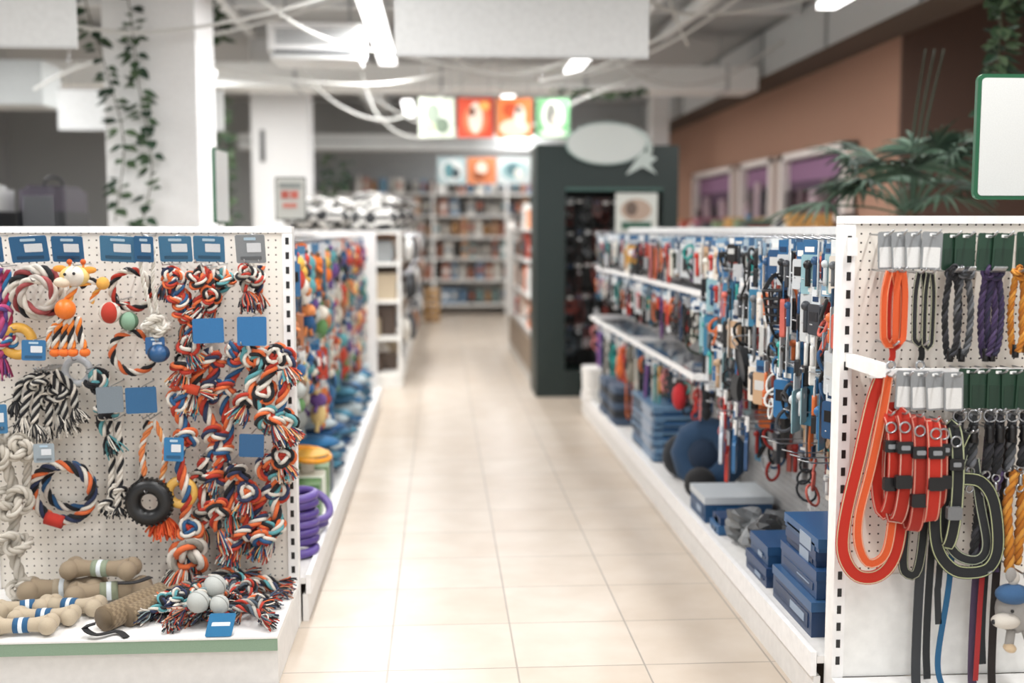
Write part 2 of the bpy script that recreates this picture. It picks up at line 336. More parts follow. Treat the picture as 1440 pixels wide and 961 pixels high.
# ---------------------------------------------------------------- hanging merchandise generator
def hang(b,p,n,kind,pal,hpal,sc=1.0,L0=(.13,.24)):
    n=V(n); s=Z.cross(n); p=V(p)
    a=random.uniform(-.7,.7); R=Matrix.Rotation(a,3,'Z'); n=R@n; s=R@s
    hw=.028*sc; hh=random.uniform(.014,.03)*sc; hc=random.choice(hpal)
    b.obox(p-Z*hh,s*hw,Z*hh,n*.0015,hc,PLA); b.obox(p-Z*hh*1.3+n*.002,s*hw*.7,Z*hh*.35,n*.001,random.choice([WHITE,LGRAY,NAVY]),PLA)
    c=random.choice(pal); q=p-Z*hh*2
    if kind=='strap':
        L=random.uniform(*L0)*sc; w=random.uniform(.008,.022)*sc; k=random.uniform(-.02,.02)
        b.tube([q+s*w,q+s*(w*1.4+k)-Z*L*.5,q+s*w-Z*L*.9,q-Z*L,q-s*w-Z*L*.9,q-s*(w*1.3-k)-Z*L*.5,q-s*w],random.choice([.004,.006,.008])*sc,c,FAB,5,step=.025)
        if random.random()<.6: b.obox(q-Z*L*.2,s*.014,Z*.012,n*.006,random.choice([BLACK,STEEL]),PLA)
        if random.random()<.5: b.torus(q-Z*L*.95,.012,.003,STEEL,tuple(n),MET,4,10)
    elif kind=='harness':
        L=random.uniform(.14,.22)*sc
        for k in range(3): b.torus(q-Z*(.04+L*.3*k)+s*random.uniform(-.02,.02),random.uniform(.025,.04)*sc,.006*sc,random.choice([c,c,BLACK]),(n.x+random.uniform(-.5,.5),n.y+random.uniform(-.5,.5),random.uniform(-.4,.4)),FAB,5,14,1,1.3)
    elif kind=='pouch':
        w,h=random.uniform(.025,.045)*sc,random.uniform(.04,.08)*sc
        b.rcard(q-Z*h,s*w,Z*h,n*.008,.01,c,PLA,3); b.obox(q-Z*h*.8+n*.0085,s*w*.7,Z*h*.3,n*.001,random.choice([WHITE,LGRAY,BLACK,shade(c,.5)]),PLA)
    elif kind=='blister':
        w,h=random.uniform(.03,.045)*sc,random.uniform(.06,.09)*sc
        b.rcard(q-Z*h,s*w,Z*h,n*.0015,.006,random.choice([C('d8dcde'),C('3a7a9a'),C('c8ccce'),C('8fb4bc'),C('e0d8cc')]),PLA,2); b.tube([q-Z*h*.5+n*.008,q-Z*h*1.6+n*.008],.009*sc,c,PLA,6,step=.03); b.ball(q-Z*h*.5+n*.01,.016*sc,c,PLA,8,6)
    elif kind=='toy':
        r=random.uniform(.02,.036)*sc; c2=random.choice(pal); e=random.uniform(.7,1.5)
        b.ball(q-Z*r,r,c,FAB,10,7,(random.uniform(.8,1.3),random.uniform(.8,1.3),1)); b.ball(q-Z*r*(1.6+e),r*1.1,c2,FAB,10,7,(1,.8,e))
        for k in (-1,1): b.ball(q+s*k*r*.8+Z*r*.1,r*.35,c2,FAB,6,5); b.tube([q+s*k*r*.6-Z*r*1.6,q+s*k*r*1.8-Z*r*random.uniform(1.5,3)],r*.3,c,FAB,6,step=.01); b.tube([q+s*k*r*.4-Z*r*(2.2+e),q+s*k*r*.9-Z*r*(3.8+e)],r*.33,random.choice([c,c2]),FAB,6,step=.015)
    elif kind=='ropet':
        b.rope([q,q-Z*.06*sc+s*.01,q-Z*.12*sc-s*.01],.011*sc,(c,WHITE,random.choice(pal)),sides=4); b.ball(q-Z*.06*sc,.022*sc,random.choice(pal),FAB,8,6); b.ball(q-Z*.13*sc,.02*sc,c,FAB,8,6)
    elif kind=='ring':
        b.torus(q-Z*.04*sc,.035*sc,.011*sc,c,tuple(n),PLA,7,16)
    elif kind=='tool':
        L=random.uniform(.1,.17)*sc
        b.tube([q,q-Z*L*.6],.008*sc,c,PLA,6,step=.03); b.rcard(q-Z*L*.8,s*random.uniform(.012,.028)*sc,Z*L*.25,n*.008,.006,random.choice([STEEL,BLACK,c]),PLA,2)
    elif kind=='fluff':
        for k in range(3): b.ball(q+s*random.uniform(-.02,.02)-Z*(.03+.045*k)*sc,random.uniform(.02,.035)*sc,random.choice([c,c,shade(c,.6)]),FAB,8,6,(1,.7,1.4))
def peg(b,p,n,L): p=V(p);n=V(n); b.tube([p,p+n*L,p+n*(L+.012)+Z*.012],.0025,STEEL,MET,5,step=.15)
# ---------------------------------------------------------------- gondola shelving
def slots(b,x,y,z0,z1,w=.006,h=.012):
    z=z0
    while z<z1:
        b.box(x-w,x+w,y-.0012,y,z-h,z+h,C('1c1b1a'),PLA); z+=.05
def endcap(b,x0,x1,y,top,dz,dy,green=True,plain=None):
    PW=.034
    b.box(x0+PW,x1-PW,y-.004,y+.012,dz,top-.02,C('efe9df'),PEG)
    if plain: b.box(x0+PW,x1-PW,y-.008,y-.005,dz,plain,C('eeede9'))
    for xa in (x0,x1-PW): b.box(xa,xa+PW,y-.012,y+.05,0,top-.023,C('f4f3f1'))
    slots(b,x0+PW*.5,y-.012,dz+.05,top-.03); slots(b,x1-PW*.5,y-.012,dz+.05,top-.03)
    b.box(x0,x1,y-.014,y+.05,top-.022,top,C('f6f5f3'))
    b.box(x0,x1,y-dy,y-.0145,dz-.022,dz,C('f3f2f0'))
    b.box(x0+.002,x1-.002,y-dy+.012,y-.013,0,dz-.023,C('e9e8e6'))
    if green: b.box(x0,x1,y-dy-.008,y-dy-.0005,dz-.045,dz-.007,C('8aa48e'),PLA); b.box(x0,x1,y-dy-.01,y-dy-.0005,dz-.006,dz,C('f0f0ee'),PLA)
def spine(b,xs,y0,y1,top,dz,board):
    b.box(xs-.012,xs+.012,y0,y1,dz,top-.031,board,PEG); b.box(xs-.022,xs+.022,y0,y1,top-.03,top,C('f2f1ef'))
    y=y0+.02; st=(y1-y0-.04)/max(1,round((y1-y0)/1.2))
    while y<=y1:
        b.box(xs-.03,xs+.03,y-.015,y+.015,0,top-.031,C('f1f0ee'))
        for s2 in (-1,1):
            z=dz+.05
            while z<top-.05: b.box(xs+s2*.0305-.0005,xs+s2*.0305+.0005,y-.004,y+.004,z-.01,z+.01,C('2a2928'),PLA); z+=.05
        y+=st
def deck(b,xs,xe,y0,y1,dz):
    sg=1 if xe>xs else -1; xi=xs+sg*.031
    a,c=min(xi,xe-sg*.019),max(xi,xe-sg*.019)
    b.box(a,c,y0,y1,dz-.022,dz,C('e6e4e1')); 
    e0,e1=(xe-.018,xe) if sg>0 else (xe,xe+.018)
    b.box(e0,e1,y0,y1,dz-.06,dz+.012,C('f4f3f2')); k0,k1=(xe-.03,xe-.01) if sg>0 else (xe+.01,xe+.03)
    b.box(k0,k1,y0,y1,0,dz-.061,C('e4e2df'))
YL=3.95; b=MB()
endcap(b,-1.56,-.506,YL,1.41,.16,.53)
spine(b,-.98,YL+.05,8.9,1.39,.16,C('e9e6e0')); deck(b,-.98,-.47,YL+.051,8.9,.16); deck(b,-.98,-1.45,YL+.051,8.9,.16)
b.box(-1.43,-.5,8.901,8.93,.0,1.39,C('efeeec'))
b.build('gondola_shelving')
pal=[ORANGE,YEL,C('b8402c'),C('e8935a'),C('d8d2c4'),C('5f8a55'),C('d8bc80'),C('3a6a94'),C('8a3a2a'),C('ece4d6'),C('b8744a'),C('2c3036'),C('7a5a44'),C('b0b4b0'),C('6a4a8a'),C('5a9aa0'),C('c8402c'),C('2a5a8a')]
hp=[BLUE,BLUE,WHITE,C('4f7fa5'),C('d8dde0'),C('e0702a')]
b=MB(); y=4.15
while y<8.8:
    for z in (1.34,1.12,.88,.66 if y>5.4 else .9):
        peg(b,(-.95,y,z),(1,0,0),.36)
        for k in range(4):
            if random.random()<.88: hang(b,(-.9+.1*k,y+random.uniform(-.02,.02),z-random.uniform(0,.02)),(1,0,0),random.choice(['toy','toy','ropet','pouch','toy','ring','fluff','ropet','blister']),pal,hp,random.uniform(.95,1.4))
    y+=.125
b.build('hanging_plush_toys')
b=MB()
for k in range(7): b.torus((-.56,4.30+random.uniform(-.01,.01),.185+.034*k),.075,.017,C('54408a') if k%3 else C('66529c'),(random.uniform(-.1,.1),random.uniform(-.1,.1),1),PLA,10,26)
b.torus((-.53,4.52,.30),.085,.016,C('6a5898'),(.5,-.5,1)); b.torus((-.56,4.62,.2),.08,.016,C('4d3f80'),(0,.1,1))
b.build('purple_rubber_rings')
b=MB()
for j,(y,c_) in enumerate(((4.85,'4f7a4c'),(5.02,'dfe6d8'),(5.2,'6f8f60'),(5.38,'3a4a5c'))):
    b.rcard((-.64,y,.24),(.12,0,0),(0,.07,0),(0,0,.08),.02,C(c_),PLA); b.rcard((-.64,y-.073,.24),(.08,0,0),(0,0,.05),(0,.002,0),.01,WHITE)
b.build('packaged_dog_treats')
b=MB(); b.torus((-.60,5.05,.40),.10,.012,C('e89a20'),(.15,-.1,1),PLA,8,30); b.disc((-.60,5.05,.405),.10,.10,.008,C('e2ac44'),PLA,30,'Z'); b.tube([(-.6,5.05,.32),(-.6,5.05,.40)],.03,C('e8e4da')); b.build('flying_disc_toy')
b=MB()
for i in range(16):
    y=5.6+i*.2
    for k in range(random.choice([3,4,5])): b.ball((-.66+random.uniform(-.03,.03),y,.19+.055*k),.1,random.choice([C('2a6a9a'),C('1f4f7c'),C('3f7890'),C('274058'),C('a8b4b8'),C('3a6a8a')]),FAB,12,7,(1.5,1.05,.32),Matrix.Rotation(random.uniform(-.12,.12),3,'Y'))
b.build('stacked_pet_cushions')
# right gondola
YR=3.1; b=MB()
endcap(b,1.11,1.95,YR,1.437,.12,.38,plain=.42)
spine(b,1.45,YR+.05,8.6,1.41,.16,C('bdbcba')); deck(b,1.45,1.07,YR+.051,8.6,.16); deck(b,1.45,1.83,YR+.051,8.6,.16)
for (z,x,ya,yb) in ((1.11,1.17,4.9,8.45),(.74,1.13,5.0,8.5)):
    b.box(x-.008,x+.008,ya-.01,yb+.01,z-.012,z+.012,C('f6f5f4'))
    for y in (ya,(ya+yb)/2,yb): b.box(x+.0085,1.419,y-.01,y+.01,z-.016,z+.016,C('f4f3f2'))
b.build('gondola_shelving')
pal2=[BLACK,C('26282c'),C('3a3d42'),BLACK,C('b83028'),C('2a4f78'),C('2a9a94'),C('e0733a'),C('dcd9d2'),C('7a4a8a'),C('2f3a30'),C('555a60'),C('c87878'),NAVY,C('8a8478'),C('c8964a'),C('e0dcd0'),C('c83a2c')]
hp2=[C('35668f'),C('2f6592'),C('dfe4e6'),C('7d9fb8'),C('dfe3e6'),C('2c5478'),C('d0d4d6'),C('9fb4c2')]
b=MB(); y=4.95
while y<8.55:
    for z,kk in ((1.37,['strap','pouch','tool','harness','blister']),(1.09,['strap','tool','blister','harness','strap']),(.72,['strap','strap','harness','strap','fluff'])):
        peg(b,(1.43,y,z),(-1,0,0),.27)
        low=(z<.8); near=(y<6.0)
        for k in range(4): hang(b,(1.40-.075*k,y+random.uniform(-.02,.02),z-random.uniform(0,.02)),(-1,0,0),random.choice(kk),pal2,hp2,(1.0 if not low else (.85 if near else 1.35)),(.13,.24) if not low else ((.1,.18) if near else (.18,.34)))
    y+=.095
b.build('hanging_collars_and_leashes')
b=MB(); y=3.25
pal3=[BLACK,C('24272c'),C('2a5078'),C('b03028'),C('e0e0dc'),C('3d4046'),C('2a9a94'),C('c8cdd0'),C('6a6e72'),C('d0685a'),BLACK,C('d8703a'),C('2f6a9a'),C('c0a080')]
while y<4.95:
    for z in (1.37,1.23,1.09,.94,.78,.64):
        if z<.8 and random.random()<.45: continue
        peg(b,(1.43,y,z),(-1,0,0),.26)
        for k in range(4 if z>.8 else 2):
            hang(b,(1.40-.075*k,y+random.uniform(-.025,.025),z-random.uniform(0,.02)),(-1,0,0),random.choice(['pouch','tool','strap','pouch','harness','blister','blister']),pal3,hp2,random.uniform(.8,1.1),(.1,.17))
    y+=.085
b.build('hanging_grooming_accessories')
b=MB()
for (y,x,z,c_) in ((4.55,1.16,.66,'b82c24'),(4.62,1.19,.60,'2f5f90'),(4.42,1.17,.63,'3a6a98'),(4.48,1.13,.58,'c8d0d8'),(4.35,1.15,.57,'356a98'),(4.7,1.2,.64,'a82c24'),(4.25,1.17,.60,'2c4f78'),(4.5,1.16,.5,'c23a30')):
    b.rcard((x,y,z-.06),(.012,.03,.004),(.0,0,.065),(.006,-.003,0),.02,C(c_),PLA); b.tube([(x,y,z-.0),(x,y,z+.05)],.009,C(c_)); b.rcard((x-.001,y-.001,z+.055),(0,.016,0),(0,0,.03),(.004,0,0),.01,WHITE)
    b.tube([(1.43,y,z+.09),(x,y,z+.09),(x,y,z+.07)],.003,STEEL,MET,5)
b.build('plastic_scoops')
# cap: half dome with a curved peak, hanging from its strap
b=MB(); M=Matrix.Rotation(math.radians(80),3,'Y')
c=V((1.15,4.3,.88)); vs=[];fs=[];n=18;m=6
for i in range(m+1):
    th=math.pi/2*i/m
    for j in range(n): ph=6.2832*j/n; vs.append(c+M@V((.075*math.sin(th)*math.cos(ph),.06*math.sin(th)*math.sin(ph),.055*math.cos(th))))
fs=[(i*n+j,(i+1)*n+j,(i+1)*n+(j+1)%n,i*n+(j+1)%n) for i in range(m) for j in range(n)]+[tuple(m*n+j for j in range(n))]
b.add(vs,fs,C('1f2124'),FAB,True); b.disc((1.14,4.3,.79),.012,.05,.09,C('17181a'),FAB,20,'Y'); b.tube([(1.43,4.3,.99),(1.14,4.3,.99),(1.14,4.3,.94)],.003,STEEL,MET,5); b.build('dog_cap')
b=MB()
for k in range(5): b.torus((1.15,3.85,1.19-.028*k),.045-.005*k,.0045,C('1c1d20'),(0,0,1),PLA,6,20)
for k in range(8): a=6.2832*k/8; b.tube([(1.15+.045*math.cos(a),3.85+.045*math.sin(a),1.19),(1.15+.025*math.cos(a),3.85+.025*math.sin(a),1.075)],.004,C('1c1d20'),PLA,6)
b.tube([(1.43,3.85,1.25),(1.15,3.85,1.25)],.003,STEEL,MET,5); b.strap([(1.11,3.85,1.19),(1.15,3.85,1.245),(1.19,3.85,1.19)],.015,.003,C('1c1d20')); b.build('dog_muzzle')
b=MB(); b.ball((1.14,5.35,.60),.06,C('b4242a'),FAB,14,10,(.6,.8,1.1)); b.tube([(1.43,5.35,.7),(1.14,5.35,.69),(1.14,5.35,.66)],.003,STEEL,MET,5); b.torus((1.14,5.35,.655),.02,.006,BLACK,(0,1,0)); b.build('red_travel_pouch')
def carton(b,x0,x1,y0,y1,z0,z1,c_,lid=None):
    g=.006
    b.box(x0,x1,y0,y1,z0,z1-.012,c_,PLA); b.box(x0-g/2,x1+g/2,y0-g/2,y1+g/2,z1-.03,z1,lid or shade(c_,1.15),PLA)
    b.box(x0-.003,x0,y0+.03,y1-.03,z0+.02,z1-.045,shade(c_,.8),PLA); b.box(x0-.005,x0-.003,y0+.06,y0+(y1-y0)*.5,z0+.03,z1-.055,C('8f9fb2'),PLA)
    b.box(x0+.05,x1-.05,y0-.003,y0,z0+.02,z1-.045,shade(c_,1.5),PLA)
def goods(name,lst):
    b=MB()
    for a in lst: carton(b,*a)
    b.build(name)
BB=C('1c375c'); BT=C('335a84')
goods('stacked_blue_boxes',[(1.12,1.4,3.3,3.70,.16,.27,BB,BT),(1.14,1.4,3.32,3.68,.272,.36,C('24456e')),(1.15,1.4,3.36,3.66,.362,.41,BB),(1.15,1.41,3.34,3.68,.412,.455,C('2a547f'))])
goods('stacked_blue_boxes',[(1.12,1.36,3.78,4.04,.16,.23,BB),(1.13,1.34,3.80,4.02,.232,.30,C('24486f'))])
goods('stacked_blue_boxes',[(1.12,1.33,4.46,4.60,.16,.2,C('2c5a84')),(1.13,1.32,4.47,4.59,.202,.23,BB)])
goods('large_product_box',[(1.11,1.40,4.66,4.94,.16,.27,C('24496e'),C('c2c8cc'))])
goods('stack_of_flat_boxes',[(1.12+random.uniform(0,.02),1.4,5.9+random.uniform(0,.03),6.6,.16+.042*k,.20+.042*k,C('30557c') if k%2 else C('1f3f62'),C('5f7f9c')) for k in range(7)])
b=MB()
for i in range(18): b.ball((1.24+random.uniform(-.07,.07),4.23+random.uniform(-.12,.12),.215+random.uniform(0,.07)),.062,random.choice([C('3a3c3e'),C('5f6264'),C('27292b'),C('7d8082')]),PLA,9,7,(random.uniform(.9,1.4),random.uniform(.8,1.2),random.uniform(.5,.8)),Matrix.Rotation(random.uniform(-.5,.5),3,'Y'),.16)
b.build('bagged_merchandise')
b=MB(); ax=V((-.55,-.83,.1)).normalized(); u=ax.cross(Z).normalized(); w_=u.cross(ax)
b.tube([V((1.25,5.2,.345))+u*.12*math.cos(6.2832*i/24)+w_*.12*math.sin(6.2832*i/24) for i in range(24)],.068,C('233f5c'),FAB,12,True); b.ball((1.25,5.2,.345),.10,C('1a2c42'),FAB,14,9,(1,.6,1))
b.ball((1.18,5.06,.24),.075,BLACK,FAB,14,9,(1,1,1)); b.ball((1.2,5.55,.27),.10,C('1c2026'),FAB,14,9,(1,1,1.1)); b.build('round_pet_bed')
b=MB()
for k in range(5):
    for j in range(2): b.rcard((1.2+.02*random.random(),7.2+.35*j,.185+.05*k),(.13,0,0),(0,.15,0),(0,0,.022),.05,C('2e3238') if k%2 else C('4a5a70'),FAB)
for k in range(4): b.rcard((1.18,8.25+.02*k,.19+.055*k),(.13,0,0),(0,.17,0),(0,0,.026),.06,C('e6e3de'),FAB)
b.build('folded_pet_mats')
# ---------------------------------------------------------------- green cabinet
DG=C('1a2927'); b=MB(); y0,y1=9.4,10.0
b.box(.79,1.03,y0,y1,0,2.09,DG); b.box(1.84,1.97,y0,y1,0,2.09,DG); b.box(1.0301,1.8399,y0,y1,1.74,2.09,DG); b.box(1.0301,1.8399,y0,y1,0,.22,shade(DG,.8)); b.box(1.0301,1.8399,y1-.03,y1,.2201,1.7399,C('151716'))
for k in range(9): x=1.07+k*.09; b.tube([(x,y0+.32,.22),(x,y0+.32,1.74)],.004,C('202322'),MET,5,step=.5)
for k in range(14): z=.3+k*.1; b.tube([(1.03,y0+.32,z),(1.84,y0+.32,z)],.004,C('202322'),MET,5,step=.5)
b.box(1.03,1.84,y0-.004,y0-.0005,1.715,1.74,C('3c5a54'))
b.box(1.45,1.80,y0+.02,y0+.04,1.37,1.70,C('cfd2cc'),PLA); b.disc((1.62,y0+.017,1.56),.13,.09,.004,C('b09a8a')); b.disc((1.58,y0+.014,1.57),.05,.06,.003,C('6a5a50')); b.box(1.5,1.75,y0+.014,y0+.019,1.40,1.46,C('2f5a48'),PLA)
b.disc((1.36,y0-.02,2.10),.335,.175,.03,C('8fa49f'),PLA,40); b.disc((1.36,y0-.037,2.10),.32,.162,.006,C('c8cecb'),PLA,40)
b.tube([(1.52,y0-.03,2.25),(1.68,y0-.03,2.16),(1.72,y0-.03,2.03),(1.62,y0-.03,1.93)],lambda t:.028*math.sin(math.pi*min(1,max(.12,t))),C('b7c2be'),PLA,8)
b.add([(1.6,y0-.045,1.96),(1.66,y0-.045,2.04),(1.78,y0-.045,1.98),(1.72,y0-.045,1.93),(1.78,y0-.045,1.85),(1.66,y0-.045,1.91),(1.52,y0-.045,1.84)],[(0,1,2,3),(0,3,4,5),(0,5,6)],C('b7c2be'),PLA,False)
b.build('green_display_cabinet')
b=MB()
pd=[C('1c1d1e'),C('4a2824'),C('8a8d8f'),C('303436'),C('6a6d70'),C('7a3a34'),C('44505a'),C('1c1d1e')]
for z in (1.66,1.4,1.12,.86,.6):
    for x in [1.09+i*.075 for i in range(10)]:
        for k in range(2): hang(b,(x,y0+.27-.1*k,z),(0,-1,0),random.choice(['strap','pouch','tool','harness']),pd,[C('2a2c2e'),C('888c8e'),C('4a2a26')],1.1)
b.build('hanging_cabinet_merchandise')
b=MB(); b.box(.80,1.9,10.05,13.29,0,.1,C('cfcdc8')); b.box(1.275,1.29,10.09,13.29,.101,1.45,C('d0ceca'),PEG)
for z in (.42,.75,1.08,1.38): b.box(.82,1.27,10.09,13.29,z,z+.025,C('ecebe8'))
b.box(.80,.819,10.09,13.29,.101,.40,C('8f7c68')); b.box(.79,1.9,13.3,13.33,0,1.5,C('e8e7e4')); b.box(1.1,1.27,10.05,10.08,.101,1.5,WHITE)
b.build('gondola_shelving')
LAB=[WHITE,C('c8c4ba'),C('5a6a78'),C('a85a40'),C('3a7a8a')]
def boxes(name,x0,x1,y0,y1,zs,pal,dirx=True,w=(.06,.16),h=(.12,.26),side=-1):
    b=MB()
    for z in zs:
        y=y0 if dirx else x0; lim=y1 if dirx else x1
        while y<lim-.05:
            ww=min(random.uniform(*w),lim-y); hh=random.uniform(*h); c_=random.choice(pal)
            if dirx: cx,cy,hx,hy=(x0+x1)/2+random.uniform(-.03,.03),y+ww/2,(x1-x0)/2*.85,ww*.44
            else: cx,cy,hx,hy=y+ww/2,(y0+y1)/2,ww*.44,(y1-y0)/2*.85
            t=random.random()
            if t<.45: b.rcard((cx,cy,z+hh/2),(hx,0,0),(0,hy,0),(0,0,hh/2),.02,c_,PLA,2)
            elif t<.75: b.tube([(cx,cy,z),(cx,cy,z+hh*.7),(cx,cy,z+hh*.75),(cx,cy,z+hh)],lambda q:min(hx,hy)*(1 if q<.75 else .5),c_,PLA,10,step=.03)
            else: b.ball((cx,cy,z+hh*.45),hh*.45,c_,FAB,10,7,(min(1.2,hx/(hh*.45)),min(1.2,hy/(hh*.45)),1))
            if t<.45:
                if dirx: sx=cx+side*(hx+.002); b.box(sx-.002,sx+.002,cy-hy*.6,cy+hy*.6,z+hh*.35,z+hh*.7,random.choice(LAB),PLA)
                else: b.box(cx-hx*.6,cx+hx*.6,cy-hy-.003,cy-hy+.001,z+hh*.35,z+hh*.7,random.choice(LAB),PLA)
            y+=ww
    return b.build(name)
palc=[C('e0805a'),C('e8d0c0'),WHITE,C('b85040'),C('d8d4cc'),C('6a6560'),C('d89a78'),C('3f4448'),WHITE]
boxes('shelf_pet_food_packs',.84,1.2,10.1,13.25,(.446,.776,1.106,1.406),palc)
b=MB(); 
for z in (.1,.42,.75,1.08,1.36): b.box(-.9,-.35,10.05,16.8,z+.001,z+.025,C('f0efeb')); 
b.box(-1.42,-.345,10.05,16.8,0,.1,C('e2e1dd')); b.box(-.97,-.93,10.05,16.8,.101,1.42,C('dddbd6'),PEG)
for yy in (10.02,12.3,14.5,16.81): b.box(-.97,-.90,yy,yy+.02,0,1.45,WHITE)
b.box(-1.42,-.64,10.0,10.015,.1,1.38,C('f0efec')); b.box(-.375,-.35,10.02,10.04,.1,1.36,WHITE)
b.build('gondola_shelving')
pald=[C('2c2e30'),C('8a8d8e'),WHITE,C('4a4d50'),C('b8a890'),C('5a4a40'),C('d8d6d0'),C('b08060')]
boxes('shelf_pet_accessories',-.86,-.38,10.12,16.7,(.126,.446,.776,1.106),pald,True,(.12,.3),(.15,.28),1)
def plaid(i,j): 
    return C('202224') if (int(i*9)+int(j*12))%2==0 or int(i*9)%3==0 else C('d0ceca')
b=MB()
for (x,y,r,zz) in ((-.58,10.35,.2,1.39),(-.95,9.75,.18,1.39),(-.75,11.2,.25,1.39),(-.6,12.2,.24,1.39),(-1.2,10.4,.2,1.39),(-.55,13.4,.25,1.39),(-1.05,11.4,.22,1.39)):
    b.ball((x,y,zz+r*.55),r,plaid,FAB,16,10,(1.1,.9,.6),Matrix.Rotation(random.uniform(-.2,.2),3,'X')); b.ball((x,y-r*.55,zz+r*.6),r*.4,C('1b1c1e'),FAB,12,8,(1,.7,.8))
    b.torus((x,y-r*.66,zz+r*.62),r*.42,r*.09,C('c8c6c2'),(0,1,0),FAB,8,20)
    b.ball((x+.08,y+.1,zz+r*1.15),r*.7,lambda i,j:random.choice([C('c8c6c2'),C('8a8885'),C('2a2b2d'),C('5d5a55')]),FAB,14,8,(1.2,1,.55))
b.build('plush_pet_beds')
b=MB()
for i in range(30):
    y=10.3+i*.22
    for z in (1.34,1.0,.62): 
        if random.random()<.8:
            c_=random.choice([BLACK,WHITE,C('55585c'),C('a07050'),C('d8d4cc'),C('3a3c40'),C('8a8c8e')]); x=-.29+random.uniform(-.03,.03)
            b.ball((x,y,z-.13),.08,c_,FAB,8,6,(.5,.8,1.4)); b.ball((x,y-.07,z-.1),.04,c_,FAB,6,5,(.6,.8,1.5)); b.ball((x,y+.07,z-.1),.04,c_,FAB,6,5,(.6,.8,1.5)); b.tube([(-.36,y,z),(x,y,z)],.004,STEEL,MET,5)
b.build('hanging_pet_clothes')
b=MB(); b.rcard((-.98,7.6,1.60),(.1,0,0),(0,0,.14),(0,.004,0),.01,C('5a5f5c')); b.rcard((-.98,7.594,1.60),(.092,0,0),(0,0,.13),(0,.002,0),.008,C('c4c5bf')); 
for (xa,xb,za,zb,cc) in ((-1.05,-.91,1.67,1.70,'8a8f8c'),(-1.04,-.99,1.60,1.65,'b8584a'),(-.98,-.93,1.60,1.65,'c8685a'),(-1.03,-.94,1.54,1.57,'c87a6c')): b.box(xa,xb,7.588,7.592,za,zb,C(cc),PLA)
b.tube([(-.98,7.6,1.39),(-.98,7.6,1.47)],.006,STEEL,MET); b.build('price_card_holder')
b=MB()
for z in (.15,.55,.9,1.25,1.6,1.95): b.box(-2.5,3.5,18.6,19.14,z,z+.03,C('f0efec'))
for x in [-2.54+i*1.2 for i in range(6)]: b.box(x,x+.04,18.59,19.14,0,2.15,C('f2f1ee'))
b.box(-2.5,3.5,19.15,19.19,0,2.15,C('dcd9d4')); b.build('shelving_unit')
palw=[C('9a968f'),C('c5c0b8'),C('6a6865'),C('dcd8d0'),C('b89068'),C('7f9a98'),C('3f4040'),C('c49a78'),WHITE,C('a8705a'),C('6a86a0')]
boxes('shelf_bottles_and_packs',-2.4,3.4,18.7,19.1,(.181,.581,.931,1.281,1.631,1.981),palw,False,(.1,.18),(.2,.31))
b=MB()
for k in range(6): b.box(-.26,-.02,17.2,17.5,.02+.085*k,.07+.085*k,C('c8a070'),WALLM)
for x in (-.24,-.04): b.box(x-.015,x+.015,17.19,17.2,0,.52,C('b08a58'),WALLM)
b.build('wooden_crate')
b=MB()
for z in (.1,.5,.9,1.2): b.box(3.05,3.78,9.65,15.89,z,z+.03,C('e4e3e0'))
for y in (9.6,15.9): b.box(3.05,3.78,y,y+.04,0,1.23,C('eceae6'))
b.build('shelving_unit')
boxes('boxed_products',3.1,3.6,9.75,15.8,(.531,.931,1.231),[C('b85a4a'),C('4a7aa0'),WHITE,C('d0a060'),C('8a9a7a'),C('d8d4cc'),C('a06a78'),C('4a4c50')],True,(.1,.2),(.15,.33))
b=MB(); 
for z in (.1,.5,.9,1.3): b.box(-4.6,-2.35,7.0,8.6,z,z+.03,C('dcdbd8'))
for x in (-4.64,-3.5,-2.35): b.box(x,x+.04,6.99,8.61,0,1.3,C('e8e7e4'))
b.build('shelving_unit')
def carrier(x,y,z,c1,c2,w=.42):
    b=MB(); b.rcard((x,y,z+.09),(w/2,0,0),(0,.3,0),(0,0,.09),.06,c1); b.rcard((x,y,z+.25),(w/2*.96,0,0),(0,.29,0),(0,0,.07),.08,c2); b.rcard((x,y,z+.33),(w/2*.8,0,0),(0,.24,0),(0,0,.015),.08,c2)
    b.box(x-w*.3,x+w*.3,y-.305,y-.30,z+.05,z+.27,C('3a3c40'),PLA)
    for k in range(7): xx=x-w*.28+k*w*.56/6; b.tube([(xx,y-.31,z+.04),(xx,y-.31,z+.28)],.004,STEEL,MET,5)
    b.torus((x,y,z+.35),.06,.01,c1,(0,1,0)); b.build('pet_carrier')
carrier(-2.93,7.4,1.331,C('26282c'),C('e2e4e4'),.36); carrier(-2.53,7.7,1.331,C('2a2c30'),C('4a4450'),.3); carrier(-3.36,7.5,1.331,C('8f9294'),C('e4e4e2')); carrier(-3.95,7.5,1.331,C('26282c'),C('b0b4b6'))
